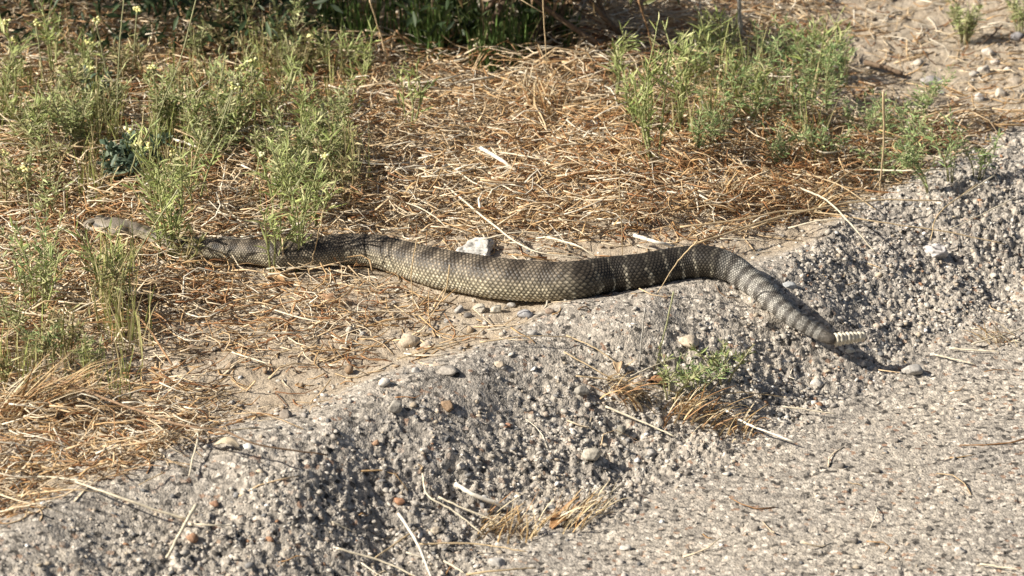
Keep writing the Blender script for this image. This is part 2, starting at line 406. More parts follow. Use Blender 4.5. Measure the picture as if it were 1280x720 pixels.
# ------------------------------------------------------------------ stuff: dry straw litter
dl_u = [-100, 0, 150, 230, 330, 420, 560, 700, 800, 900, 1000, 1100, 1180, 1220, 1290, 1400]
dl_v = [470, 470, 440, 400, 352, 305, 303, 318, 308, 296, 292, 300, 282, 232, 190, 150]
def litter_density(u, v):
    top = np.interp(u, dl_u, dl_v)
    jitter = 50*(fbm(u/60, v/40, 5, 3)-.45)
    main = sstep(14, -22, v-top-jitter)
    ur = sstep(980, 1090, u)*sstep(185, 130, v)                  # sparse upper right
    main = main*(1-.85*ur)*(1-.35*sstep(70, 20, v))
    low = .75*sstep(330, 200, u)*sstep(440, 500, v)*sstep(655-.33*u+20, 625-.33*u, v)
    mid = .58*sstep(640, 400, u)*sstep(300, 340, v)*sstep(500, 400, v)
    cr = sstep(-30, 10, v-np.interp(u, [c[0] for c in crest_px], [c[1] for c in crest_px]))
    return np.maximum.reduce([main, low, mid,   .07+0*u])*(1-cr) + .003*cr
def litter(name, N, Lr, rad, pile, bend, pal, pw, seedy, label, K=4, tilt=.18, gate=None, curl=0):
    x = rng.uniform(X0, X1, N); y = rng.uniform(Y0+.1, Y1, N)
    zg = hz(x, y)
    u, v = proj(np.stack([x, y, zg], -1))
    D = litter_density(u, v)
    if gate is not None: D = D*gate(u, v)
    k = rng.uniform(0, 1, N) < D
    x, y, zg, u, v, D = x[k], y[k], zg[k], u[k], v[k], D[k]; n_ = len(x)
    L = rng.uniform(Lr[0], Lr[1], n_)*np.where(rng.uniform(0, 1, n_) < .12, 1.5, 1)
    yaw = rng.uniform(0, 6.283, n_)
    hor = rng.uniform(0, 1, n_) < .35; yaw = np.where(hor, rng.normal(0, .35, n_), yaw)
    dx, dy = np.cos(yaw), np.sin(yaw)
    tz = rng.normal(0, tilt, n_)
    s = np.linspace(-.5, .5, K)[None]
    bd = rng.normal(0, bend, n_)[:, None]*(s**2*4-.5)
    bz = rng.normal(0, bend*.6, n_)[:, None]*(s**2*4-.5)
    if curl: bd = bd + rng.normal(0, curl, (n_, K)); bz = bz+rng.normal(0, curl*.6, (n_, K))
    px = x[:, None] + L[:, None]*(dx[:, None]*s - dy[:, None]*bd); py = y[:, None] + L[:, None]*(dy[:, None]*s + dx[:, None]*bd)
    off = pile*rng.uniform(0, 1, n_)**1.3*np.clip(D*1.2, .05, 1)*(.5+fbm(x*11, y*11, 19, 3))
    pz = hz(px, py)*.5 + zg[:, None]*.5 + off[:, None] + L[:, None]*(s*tz[:, None] + bz)
    pz = np.maximum(pz, hz(px, py)+.0005)
    P = np.stack([px, py, pz], -1)
    ok = clear_of_snake(P); P = P[ok]; n_ = len(P)
    r0 = rng.uniform(rad[0], rad[1], n_)
    R = r0[:, None]*np.linspace(1, .55, K)[None]
    V, q, tr, nv = tubes(P, R, 3)
    c = np.array(pal)[rng.choice(len(pal), n_, p=np.array(pw)/sum(pw))]*rng.uniform(.72, 1.15, (n_, 1))
    o = mesh_np(name, V, quads=q, tris=tr, col=np.repeat(c, nv, 0), mat=M_straw)
    tag(o, label, 'straw', None, 'stuff')
STRAW = [(.68, .51, .31), (.57, .38, .19), (.78, .65, .46), (.84, .76, .61), (.42, .235, .11), (.30, .14, .06)]
litter('straw_litter', 43000, (.016, .052), (.00045, .0012), .030, .18, STRAW, [30, 20, 24, 14, 11, 6], 1, 'tangled mat of dry straw covering the dirt behind the snake')
rust = lambda u, v: .25 + np.exp(-((u-960)/130)**2-((v-225)/55)**2) + .8*np.exp(-((u-780)/150)**2-((v-215)/60)**2) + .8*np.exp(-((u-320)/170)**2-((v-130)/60)**2) + .5*np.exp(-((u-120)/110)**2-((v-290)/60)**2)
litter('coarse_straw', 1100, (.03, .075), (.0011, .0019), .034, .10, STRAW, [30, 14, 30, 22, 5, 0], 4, 'broad pale flattened straws lying over the finer straw', gate=lambda u, v: np.where(v < 330, 1., .4))
litter('curled_dead_weed', 34000, (.010, .030), (.0004, .0009), .034, .4, [(.40, .20, .08), (.31, .14, .05), (.54, .32, .14), (.66, .47, .26)], [28, 20, 28, 24], 2,
       'fine rust brown curls of dead weed tangled in the straw', tilt=.5, gate=rust, curl=.10)
litter('leaf_debris', 6000, (.006, .016), (.0007, .0016), .010, .35, [(.55, .48, .36), (.40, .29, .17), (.62, .56, .46), (.2, .13, .08)], [20, 30, 12, 20], 3,
       'short crumbled bits of pale dead leaf among the straw', tilt=.3)

# ------------------------------------------------------------------ the rattlesnake
def build_snake():
    P = fine[:, :3]; r = fine[:, 3]; uu = fine[:, 4]
    ds = np.concatenate([[0], np.linalg.norm(np.diff(P, axis=0), axis=1)])
    reff = np.maximum(r, .0065)
    a = np.cumsum(ds/(.212*reff))                      # counts scales along the body (tail = 0)
    NS = int(a[-1]*5.5); NT = 160
    ai = np.linspace(0, a[-1], NS)
    I = lambda arr: np.stack([np.interp(ai, a, arr[:, k]) for k in range(arr.shape[1])], -1) if arr.ndim == 2 else np.interp(ai, a, arr)
    p = I(P); rr = I(r); u = I(uu)
    T = nrm(np.gradient(p, axis=0))
    side = nrm(np.cross(T, np.array([0, 0, 1.]))); up = np.cross(side, T)
    th = np.linspace(-np.pi, np.pi, NT, endpoint=False)       # 0 = back, +-pi = belly
    TH, AA = np.meshgrid(th, ai); U = u[:, None]+0*TH
    # cross section: slightly wide, flat below; head wide and low
    head = sstep(168, 150, u); jaw = np.exp(-((u-146)/13.)**2)
    wid = 1.04 + .42*jaw; hei = .97 - .10*head + 0*jaw
    cx = np.sin(TH); cz = np.cos(TH)
    cz = np.where(cz < 0, -(np.abs(cz)**1.0), cz); cz = np.where(cz < -.72, -.72-(-.72-cz)*.35*(1-head[:, None]*.5), cz)
    ridge = 1 + .035*np.exp(-(TH/.28)**2)*(1-head[:, None])
    # scale lattice
    rows = 29; vent = math.radians(139)
    B = TH/vent*rows/2
    a2 = AA + .16*(fbm(AA*.35+9, B*.4+30, 71, 2)-.4)*2; B = B + .25*(fbm(AA*.3+40, B*.45+60, 75, 2)-.4)*2; up_ = a2+B*.5*1.0; vp = a2-B*.5*1.0
    iu = np.floor(up_); iv = np.floor(vp); lu = up_-iu; lv = vp-iv
    ed = np.minimum.reduce([lu, 1-lu, lv, 1-lv])
    rear = 1-(lu+lv)/2                                   # 1 at the tip that points to the tail
    bump = sstep(0, .17, ed)*(.45+.55*rear) + .35*np.exp(-((lu-lv)/.13)**2)*sstep(.03, .2, ed)
    def hsh(i, j, s):
        n_ = (i.astype(np.int64)*73856093 ^ j.astype(np.int64)*19349663 ^ s*83492791) & 0x7fffffff
        n_ = ((n_ ^ (n_ >> 13))*1274126177) & 0x7fffffff
        return ((n_ ^ (n_ >> 16)) & 0xffff)/65535.
    belly = sstep(vent*.98, vent*1.01, np.abs(TH))
    sc_a = AA % 1.0
    bump = bump*(1-belly) + belly*sstep(0, .2, sc_a)*(1-.5*sc_a)
    amp = .046*rr*(1-.75*head)*sstep(0, .004, rr)
    rad = rr[:, None]*ridge + amp[:, None]*bump
    # skin folds where the neck coils
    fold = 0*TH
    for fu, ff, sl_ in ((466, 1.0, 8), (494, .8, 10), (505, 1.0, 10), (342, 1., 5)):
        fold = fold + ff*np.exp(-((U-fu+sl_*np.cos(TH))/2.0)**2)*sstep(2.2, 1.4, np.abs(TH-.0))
    rad = rad*(1-.075*np.clip(fold, 0, 1))
    V = p[:, None] + side[:, None]*(cx*rad*wid[:, None])[..., None] + up[:, None]*(cz*rad*hei[:, None])[..., None]
    # ---- pigment per scale, plus highlights painted onto the scale tips
    ua = U + (iu+iv)*0
    f1 = hsh(iu, iv, 1)[..., None]; f2 = hsh(iu, iv, 2)
    q = np.abs(TH)/vent                                  # 0 back .. 1 flank
    lerp = lambda A_, B_, t_: np.asarray(A_)*(1-t_[..., None]) + np.asarray(B_)*t_[..., None]
    arc = (iu+iv)/2                                      # scale index along body
    wob = .9*np.sin(TH*3.+1)
    # front: dun back with soft blotches, straw flank
    blot = sstep(-.15, .5, np.sin((arc+wob*.4)*2*np.pi/7.5))*sstep(.62, .30, q)
    cF = lerp((.165, .135, .098), (.60, .54, .39), sstep(.28, .95, q))
    cF = lerp(cF, (.062, .048, .034), blot*.85)
    # mid to rear: dark cross bands parted by single rows of pale scales
    per = 5.2
    ph = ((arc + wob*.35)/per) % 1.0
    light = sstep(.14, .07, np.abs(ph-.5))*(.25+.75*(f2 > .4))
    cM = lerp((.036, .030, .023), (.085, .072, .052), sstep(.2, .9, q))
    cM = lerp(cM, lerp((.30, .265, .20), (.70, .65, .50), sstep(.3, .9, q)), light*(.35+.65*sstep(.1, .5, q)))
    # tail: grey with narrow rings
    pt = ((arc)/6.0) % 1.0
    ring = sstep(.28, .14, np.abs(pt-.5))
    cT = lerp((.30, .285, .25), (.40, .38, .34), sstep(.2, .9, q)); cT = lerp(cT, (.075, .066, .056), ring*.85)
    wM = sstep(655, 760, ua+10*np.sin(TH*2)); wT = sstep(880, 925, ua)
    c = lerp(lerp(cF, cM, wM), cT, wT)
    c = lerp(c, (.135, .118, .098), sstep(1024, 1034, ua))
    c = c*(.58+.8*f1)
    skin = sstep(.16, .05, ed)*(1-belly)                 # dark skin between scales
    c = c*(1 - .66*skin[..., None])
    tip = (sstep(.40, .70, rear)*sstep(.04, .18, ed)*sstep(.36, .1, np.abs(lu-lv))*(1-belly))  # bright keel tips: specular highlights painted into the scale colour
    tip = tip*(1-.55*np.clip(blot*(1-wM), 0, 1))
    c = c*(.68+(1.55-.6*wM*(1-wT))[..., None]*tip[..., None])
    cb = lerp((.50, .43, .25), (.58, .52, .36), f1[..., 0]); cb = lerp(cb, (.13, .11, .085), wM*.65)*(1-.45*sstep(.15, .0, sc_a)[..., None])
    c = lerp(c, cb, belly)
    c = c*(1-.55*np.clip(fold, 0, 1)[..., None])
    # dark mark on the forebody
    mk = np.exp(-((U-273)/4.5)**2-((TH-.85)/.22)**2) + np.exp(-((U-273)/4.5)**2-((TH+.85)/.22)**2)
    c = lerp(c, (.02, .018, .015), np.clip(mk*1.6, 0, 1))
    # head markings
    hd = sstep(176, 164, U)
    ch = lerp((.21, .18, .14), (.56, .50, .41), sstep(1.15, 1.7, np.abs(TH)))
    stripe = np.exp(-((np.abs(TH)-1.15-(U-128)*.030)/.17)**2)*sstep(116, 121, U)*sstep(146, 138, U)
    ch = lerp(ch, (.035, .03, .025), np.clip(stripe*1.3, 0, 1))
    ch = ch*(.8+.4*hsh(np.floor(AA*2.2), np.floor(TH*9), 5)[..., None])
    c = lerp(c, ch, hd)
    V[..., 2] = np.maximum(V[..., 2], hb(V[..., 0], V[..., 1])-.002)
    id_ = np.arange(NS*NT).reshape(NS, NT)
    qd = np.stack([id_[:-1], id_[1:], np.roll(id_, -1, 1)[1:], np.roll(id_, -1, 1)[:-1]], -1).reshape(-1, 4)
    VV = np.concatenate([V.reshape(-1, 3), p[:1], p[-1:]])
    n0 = NS*NT
    tr = np.concatenate([np.stack([id_[0], np.roll(id_[0], -1), np.full(NT, n0)], -1), np.stack([np.roll(id_[-1], -1), id_[-1], np.full(NT, n0+1)], -1)])
    CC = np.concatenate([c.reshape(-1, 3), c[0, :1], c[-1, :1]])
    g = p[NS//2]
    root = empty('rattlesnake', (g[0], g[1], float(hb(g[0], g[1]))))
    tag(root, 'grey brown rattlesnake with dark banded tail stretched out across dirt and asphalt', 'snake')
    off = np.array(root.location)
    mesh_np('body', VV-off, quads=qd, tris=tr, col=CC.clip(0, 1), mat=M_scale, parent=root, smooth=True)
    # eyes
    k = int(np.argmin(np.abs(u-120)))
    m, n_, l, b = newmat('snake_eye'); x = noise_node(n_, l, 500); e = ramp(n_, [(.3, (.02, .015, .01)), (.7, (.09, .06, .03))]); l.new(x.outputs[0], e.inputs[0]); l.new(e.outputs[0], b.inputs[0]); b.inputs['Roughness'].default_value = .12
    for sg in (-1, 1):
        c0 = p[k] + side[k]*sg*rr[k]*.98 + up[k]*rr[k]*.42
        mesh_np('eye', ICO2[0]*.0027*np.array([1, .8, 1])+c0-off, tris=ICO2[1], mat=m, parent=root, smooth=True)
        b0 = p[k] + side[k]*sg*rr[k]*.86 + up[k]*rr[k]*.72
        mesh_np('brow_scale', ICO2[0]*np.array([.0045, .0028, .0016])+b0-off, tris=ICO2[1], col=np.tile((.15, .13, .1), (len(ICO2[0]), 1)), mat=M_scale, parent=root, smooth=True)
    # rattle
    tail = ctrl[0, :3]; tip_ = at(1081.5, 420, .030)
    tip_ = tip_ + 0
    d = tip_-tail; Lr = np.linalg.norm(d); d = d/Lr
    sd_ = nrm(np.cross(d, np.array([0, 0, 1.]))); u3 = np.cross(sd_, d)
    nseg = 8; rb = None
    for i in range(nseg):
        t0 = i/nseg; r0 = .0064*(1-.40*t0**2.0)*(1+.05*math.sin(i*2.3))
        pr = [(-.15, .55), (-.05, .84), (.15, .98), (.42, 1.0), (.68, .97), (.85, .84), (.95, .74), (1.05, .70)]
        if i == nseg-1: pr = pr[:5] + [(.85, .72), (1.1, .4), (1.2, .03)]
        NTt = 36; ph = np.arange(NTt)*2*np.pi/NTt
        lobes = 1 + .07*np.cos(6*ph)
        vv = []
        for s_, k_ in pr:
            cc = tail + d*Lr*(t0 + s_/nseg)
            vv.append(cc + (sd_*np.cos(ph)[:, None]*.85 + u3*np.sin(ph)[:, None])*(r0*k_*lobes)[:, None])
        V_ = np.array(vv).reshape(-1, 3); q_ = np.arange(len(V_)).reshape(len(pr), NTt)
        qq = np.stack([q_[:-1], np.roll(q_, -1, 1)[:-1], np.roll(q_, -1, 1)[1:], q_[1:]], -1).reshape(-1, 4)
        kc = np.repeat([k_ for _, k_ in pr], NTt)[:, None]
        cl = np.array((.36, .28, .17))*(1-kc)*1.0 + np.array((.62, .57, .45))*kc
        cl = cl*(.8+.2*np.tile(lobes, len(pr))[:, None])
        o = mesh_np('rattle' if i == 0 else 'rattle_segment', V_-off, quads=qq, col=cl, mat=M_rattle, parent=root if i == 0 else rb, smooth=True)
        if i == 0: rb = o; o['label'] = 'cream segmented rattle at the tail tip'
build_snake()

# ------------------------------------------------------------------ wording: which landmark a look-alike stands by
LM = [("the snake's head", 130, 282), ("the snake's neck", 200, 300), ("the snake's forebody", 290, 312), ("the snake's skin folds", 490, 320), ("the snake's thick middle", 620, 350), ("the snake's dark banded rear", 800, 338),
      ("the snake's tail", 975, 380), ("the rattle", 1062, 422), ("the whitish asphalt lump", 594, 306), ("the broad bleached stick", 625, 200), ("the tallest bright green weed", 820, 160), ("the stout tan dead stem", 1102, 180),
      ("the white stones", 1238, 100), ("the bushy weed on bare dirt", 1206, 30), ("the thick grey woody stem", 925, 30), ("the shaded grass", 580, 60), ("the bluish broad leaves", 150, 220), ("the longest leaning stem", 215, 100),
      ("the forked twig", 233, 652), ("the long dark twig", 250, 535), ("the angular beige stone", 512, 421), ("the reddish brown pebble", 413, 369), ("the green berm weed", 850, 480), ("the brown curled grass clump", 660, 660),
      ("the thick bleached stick on the berm", 604, 620), ("the pale arched stalk", 1050, 270), ("the forked dead stem", 684, 90), ("the leaning cream flower stem", 255, 185), ("the shaggy dry grass", 30, 505), ("the wide tan stone", 1118, 143),
      ("the shrub shade", 380, 40), ("the shrub shade by tall stems", 130, 70), ("the short flowering weed", 394, 260), ("the rust straw heap", 950, 240), ("the dark berm slope", 1230, 270), ("the round grey pebble", 493, 509), ("the smooth grey pebble", 1140, 462)]
SEEN = {}
def near(desc, u, v):
    first = None
    for nm, a, b in sorted(LM, key=lambda m: (m[1]-u)**2 + 2.2*(m[2]-v)**2)[:4]:
        rel = 'just behind' if b-v > 22 else 'in front of' if v-b > 22 else 'beside'
        lb = f'{desc} {rel} {nm}'; first = first or lb
        if lb not in SEEN: SEEN[lb] = 1; return lb
    return first

# ------------------------------------------------------------------ weeds, grasses, shrubs
def make_plant(name, u, v, h_px, nst, spread, kind, label, cat='weed', group=None, flowers=0, lean=(0, 0), seed=0, ldens=1.0):
    R_ = np.random.default_rng(1000+seed)
    base = at(u, v); base[2] = float(hz(base[0], base[1])) if abs(base[0]) < .65 and -.65 < base[1] < .98 else base[2]
    H = h_px*PX/.906*1.12; spread *= 1.25
    root = empty(name, base); tag(root, label, cat, group)
    LP, LW, LS, LC = [], [], [], []
    spec = dict(narrow=(.014, .028, .00105, 200, [(.31, .37, .12), (.39, .44, .17), (.23, .29, .09), (.50, .50, .25)]),
                grey=(.007, .015, .0010, 330, [(.33, .38, .15), (.41, .45, .21), (.25, .30, .11), (.50, .49, .26)]),
                blue=(.007, .014, .0008, 360, [(.23, .33, .12), (.31, .41, .17), (.17, .26, .10), (.42, .48, .22)]),
                broad=(.010, .020, .0036, 210, [(.10, .15, .10), (.14, .19, .13), (.20, .25, .17), (.08, .12, .08)]),
                olive=(.010, .020, .0011, 230, [(.30, .30, .13), (.38, .36, .18), (.22, .23, .09), (.48, .41, .23)]))[kind]
    tips = []
    K = 7; tt = np.linspace(0, 1, K)
    for s_ in range(nst):
        a = R_.uniform(0, 6.283); sp = spread*R_.uniform(.25, 1.0)
        hh = H*(R_.uniform(.65, 1.0) if s_ else 1.0)
        out = np.array([math.cos(a)*sp + lean[0], math.sin(a)*sp*.7 + lean[1], 0])*hh
        sway = R_.normal(0, .035, 3)*hh; sway[2] = 0
        P = np.outer(tt**1.2, out) + np.outer(tt**.9, (0, 0, hh)) + np.outer(np.sin(tt*np.pi*1.3), sway) + np.array([math.cos(a), math.sin(a), 0])*.004*min(nst-1, 1)
        P[0, 2] -= .004
        r0 = R_.uniform(.0009, .0014) if kind != 'blue' else R_.uniform(.0006, .0010)
        V, q, tr, nv = tubes(P[None], (r0*np.linspace(1, .45, K))[None], 5)
        scol = dict(narrow=(.42, .45, .20), grey=(.44, .42, .24), blue=(.42, .41, .22), broad=(.16, .19, .10), olive=(.38, .31, .16))[kind]
        branches = [(P, hh)]
        Vs, qs, trs = [V], [q], [tr]
        nb = dict(narrow=3, grey=5, blue=6, broad=3, olive=4)[kind]
        for b in range(nb):
            t0 = R_.uniform(.25, .85); p0 = np.array([np.interp(t0, tt, P[:, k]) for k in range(3)])
            a2 = R_.uniform(0, 6.283); l2 = hh*R_.uniform(.18, .42)*(1.1-t0*.5)
            dirn = nrm(np.array([math.cos(a2), math.sin(a2)*.8, R_.uniform(.5, 1.5)]))
            P2 = p0 + np.outer(tt, dirn*l2) + np.outer(tt**2, (0, 0, .15*l2)) + np.outer(np.sin(tt*3), R_.normal(0, .05, 3)*l2)
            V, q, tr, nv2 = tubes(P2[None], (r0*.6*np.linspace(1, .5, K))[None], 3)
            o_ = sum(len(x) for x in Vs); Vs.append(V); qs.append(q+o_); trs.append(tr+o_)
            branches.append((P2, l2))
        mesh_np('stem', np.concatenate(Vs), quads=np.concatenate(qs), tris=np.concatenate(trs), col=np.tile(np.array(scol)*R_.uniform(.8, 1.15), (sum(len(x) for x in Vs), 1)), mat=M_leaf, parent=root)
        tips.append(P[-1])
        for P2, l2 in branches:
            nl = max(4, int(l2*spec[3]*ldens*R_.uniform(.8, 1.2)))
            t1 = R_.uniform(.12, 1, nl)**.8
            pp = np.stack([np.interp(t1, tt, P2[:, k]) for k in range(3)], -1)
            tang = nrm(P2[-1]-P2[0])
            ph = R_.uniform(0, 6.283, nl)
            radial = np.stack([np.cos(ph), np.sin(ph), R_.uniform(-.1, .25, nl)], -1)
            asc = R_.uniform(.5, 1.3, nl)[:, None] if kind == 'narrow' else R_.uniform(.1, .9, nl)[:, None]
            asc = asc + (t1[:, None] > .88)*1.2
            dirn = nrm(tang*asc + radial)
            L = R_.uniform(spec[0], spec[1], nl)*(1.1-.4*t1)
            Kl = 3; sl_ = np.linspace(0, 1, Kl)
            droop = R_.uniform(-.05, .35, nl)
            LPi = pp[:, None] + dirn[:, None]*(L[:, None]*sl_[None])[..., None]
            LPi[..., 2] -= (droop[:, None]*L[:, None]*sl_[None]**2)
            wd = spec[2]*R_.uniform(.7, 1.2, nl)
            prof = np.array([.5, 1, .08]) if kind != 'broad' else np.array([.3, 1, .3])
            LP.append(LPi); LW.append(wd[:, None]*prof[None]); LS.append(nrm(np.cross(dirn, R_.normal(0, 1, (nl, 3))*.5+np.array([0, 0, 1]))))
            LC.append(np.array(spec[4])[R_.integers(0, 4, nl)]*R_.uniform(.75, 1.2, (nl, 1)))
    LP = np.concatenate(LP); V, q, nv = strips(LP, np.concatenate(LW), np.concatenate(LS))
    f = mesh_np('foliage', V, quads=q, col=np.repeat(np.concatenate(LC), nv, 0), mat=M_leaf, parent=root)
    f['kind'] = 'stuff'
    for k in range(min(flowers, len(tips))): flower_head(tips[k], root, R_)
    return root
def flower_head(p, parent, R_, size=.0055):
    nb = 11; vs = []; fs = []; cs = []
    for k in range(nb):
        d = R_.normal(0, 1, 3); d[2] = abs(d[2])*.7; d = d/np.linalg.norm(d)
        c = p + d*size*R_.uniform(.3, 1.0)
        V = ICO0[0]*size*R_.uniform(.25, .42)*np.array([1, 1, .7]) + c
        fs.append(ICO0[1]+12*k); vs.append(V)
        cs.append(np.tile(np.array([(.80, .74, .36), (.72, .68, .30), (.84, .80, .52), (.45, .47, .18)][R_.integers(0, 4)]), (12, 1)))
    return mesh_np('flower_head', np.concatenate(vs), tris=np.concatenate(fs), col=np.concatenate(cs), mat=M_flower, parent=parent)

def make_tuft(name, u, v, h_px, n_, spread, cols, label, cat='grass', group=None, seed=0, width=.0011, droop=.5, lean=(0, 0), mat=None):
    R_ = np.random.default_rng(5000+seed)
    base = at(u, v)
    H = h_px*PX/.906; K = 6; t_ = np.linspace(0, 1, K)
    a = R_.uniform(0, 6.283, n_); sp = R_.uniform(.1, 1, n_)*spread; L = H*R_.uniform(.55, 1.1, n_)
    ox = np.cos(a)*sp+lean[0]; oy = np.sin(a)*sp*.8+lean[1]
    P = np.zeros((n_, K, 3))
    P[..., 0] = (ox*L)[:, None]*t_**1.2 + (R_.normal(0, .010, n_))[:, None]; P[..., 1] = (oy*L)[:, None]*t_**1.2 + (R_.normal(0, .010, n_))[:, None]
    P[..., 2] = L[:, None]*(t_ - droop*np.abs(R_.normal(0, .5, n_))[:, None]*t_**2.5) - .003
    P[..., 2] = np.maximum(P[..., 2], -.003)
    W = width*R_.uniform(.6, 1.3, n_)[:, None]*np.array([.8, 1, 1, .85, .6, .1])[None]
    side = nrm(np.stack([-np.sin(a)+R_.normal(0, .6, n_), np.cos(a)+R_.normal(0, .6, n_), 0*a], -1))
    V, q, nv = strips(P, W, side)
    c = np.array(cols)[R_.integers(0, len(cols), n_)]*R_.uniform(.7, 1.2, (n_, 1))
    f = mesh_np(name, V, quads=q, col=np.repeat(c, nv, 0), mat=mat or M_leaf); f.location = base
    return tag(f, label, cat, group)

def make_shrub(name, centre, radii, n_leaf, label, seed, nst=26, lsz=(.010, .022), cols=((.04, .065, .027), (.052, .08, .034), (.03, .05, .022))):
    R_ = np.random.default_rng(seed)
    cx, cy, cz = centre; rx, ry, rz = radii
    gz = .05
    root = empty(name, (cx, cy, gz)); tag(root, label, 'shrub', None)
    K = 7; t_ = np.linspace(0, 1, K)
    ends = R_.normal(0, 1, (nst, 3)); ends = nrm(ends)*R_.uniform(.5, .95, (nst, 1)); ends[:, 2] = np.abs(ends[:, 2])*.8
    E = ends*np.array(radii) + np.array([0, 0, cz-gz])
    b0 = np.stack([R_.uniform(-.75, .75, nst)*rx, R_.uniform(-.45, .55, nst)*ry, np.full(nst, -.02)], -1)
    for s_ in range(nst):
        P = b0[s_] + np.outer(t_, E[s_]-b0[s_]) + np.outer(np.sin(t_*3.14), R_.normal(0, .035, 3))
        V, q, tr, nv = tubes(P[None], (R_.uniform(.003, .006)*np.linspace(1, .3, K))[None], 6)
        mesh_np('stem', V, quads=q, tris=tr, col=np.tile((.17, .12, .08), (len(V), 1)), mat=M_twig, parent=root)
    d = R_.normal(0, 1, (n_leaf, 3)); d = d/((d**4).sum(1)**.25)[:, None]; rad = R_.uniform(0, 1, n_leaf)**.45
    wob = .80+.32*fbm(np.arctan2(d[:, 1], d[:, 0])*2.2+9, d[:, 2]*4+5, seed, 3)
    c = d*rad[:, None]*wob[:, None]*np.array(radii) + np.array([0, 0, cz-gz])
    keep = (fbm(c[:, 0]*9+50, c[:, 2]*9+c[:, 1]*7+50, seed+3, 2) > .27) & (c[:, 2] > .005); c = c[keep]; m_ = len(c)
    dirn = nrm(R_.normal(0, 1, (m_, 3))+np.array([0, 0, .4])); L = R_.uniform(*lsz, m_)
    s_ = np.linspace(0, 1, 3)
    P = c[:, None] + dirn[:, None]*(L[:, None]*s_[None])[..., None]
    V, q, nv = strips(P, (L*.15)[:, None]*np.array([.4, 1, .1])[None], nrm(np.cross(dirn, R_.normal(0, 1, (m_, 3)))))
    col = np.array(cols)[R_.integers(0, 3, m_)]*R_.uniform(.7, 1.3, (m_, 1))
    f = mesh_np('foliage', V, quads=q, col=np.repeat(col, nv, 0), mat=M_leaf, parent=root); f['kind'] = 'stuff'
    return root
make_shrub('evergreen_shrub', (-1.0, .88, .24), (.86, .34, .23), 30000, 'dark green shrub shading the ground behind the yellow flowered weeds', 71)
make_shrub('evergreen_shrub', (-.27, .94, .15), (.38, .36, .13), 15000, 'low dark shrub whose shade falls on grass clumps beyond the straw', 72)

make_shrub('added_shade_shrub', (.05, .70, .195), (.16, .10, .07), 4200, 'brown twiggy shrub added to half shade the litter by the grey stem', 73, nst=7, lsz=(.008, .018), cols=((.20, .13, .07), (.14, .10, .05), (.12, .13, .05)))  # added mostly out of view to cast half shade on the litter
G_n = 'narrow leaved green weeds growing through the straw'; G_g = 'grey green bushy weeds on the left of the straw'
G_b = 'fine leaved bluish weeds near the road edge'; G_o = 'dull olive weeds half dried among the straw'
L_n = 'upright narrow leaved green weed growing through the dry straw'
L_g = 'small grey green weed with tiny leaves among straw and thin stems'
L_b = 'sprawling fine leaved bluish green weed beside stones and straw near the berm'
L_o = 'dull olive half dried weed standing in brown straw'
plants = [
 # u, v, height, stems, spread, kind, label, group, flowers
 (218, 322, 150, 5, .24, 'narrow', 'bright green weed with pale yellow flowers standing over the snake\'s neck', None, 2),
 (200, 280, 95, 4, .30, 'narrow', 'leafy green weed behind the snake\'s neck with one yellow flower head', None, 1),
 (372, 334, 140, 4, .30, 'narrow', 'green weed growing in front of the snake where its body narrows', None, 0),
 (394, 282, 75, 4, .35, 'narrow', 'short green weed with one pale yellow flower just behind the snake', None, 1),
 (345, 276, 95, 3, .30, 'narrow', L_n, G_n, 0), (245, 262, 80, 3, .3, 'narrow', L_n, G_n, 0),
 (410, 225, 70, 3, .3, 'narrow', L_n, G_n, 0), (372, 215, 60, 3, .3, 'narrow', L_n, G_n, 0),
 (512, 165, 80, 3, .25, 'narrow', L_n, G_n, 0), (448, 120, 80, 3, .3, 'narrow', L_n, G_n, 0),
 (768, 128, 85, 3, .15, 'narrow', 'slim upright green weed standing alone before the shaded ground', None, 0),
 (820, 215, 170, 5, .22, 'narrow', 'tallest bright green weed, rising from straw left of the bluish weeds', None, 0),
 (850, 165, 120, 4, .30, 'narrow', L_n, G_n, 0), (868, 120, 90, 3, .3, 'narrow', L_n, G_n, 0), (800, 170, 70, 3, .25, 'narrow', L_n, G_n, 0),
 (70, 110, 105, 3, .18, 'narrow', 'tall leafy green weed at the edge of the shrub shade', None, 0),
 (15, 150, 115, 2, .10, 'narrow', 'thin green stem carrying two yellow flower heads against dark shade', None, 2),
 (90, 150, 70, 3, .3, 'grey', 'grey green weed topped with pale yellow flowers under the shrub shade', None, 3),
 (30, 250, 60, 3, .3, 'grey', 'low grey green weed with a yellow flower head beside bluish broad leaves', None, 1),
 (150, 235, 55, 5, .6, 'broad', 'dark bluish broad leaved weed behind the snake\'s head', None, 0),
 (185, 215, 45, 4, .6, 'broad', 'low clump of bluish toothed leaves between yellow flowered stems', None, 0),
 (120, 130, 40, 3, .6, 'broad', 'bluish leafy clump on the rim of the shade', None, 0),
]
for i, (u, v, h, sp) in enumerate([(20, 205, 75, .35), (55, 215, 85, .35), (100, 200, 80, .35), (130, 170, 70, .35), (250, 170, 70, .4), (285, 130, 70, .45), (320, 110, 75, .45), (240, 95, 75, .4), (360, 120, 75, .4), (400, 95, 60, .4), (300, 65, 85, .35), (205, 130, 60, .4), (345, 170, 60, .4), (275, 205, 60, .4), (60, 280, 60, .35), (10, 265, 70, .3), (20, 120, 70, .3), (60, 165, 60, .4), (160, 105, 70, .35), (420, 150, 50, .4), (330, 215, 50, .4)]):
    plants.append((u, v, h, 3, sp, 'grey' if i % 3 else 'olive', L_g if i % 3 else L_o, G_g if i % 3 else G_o, 0))
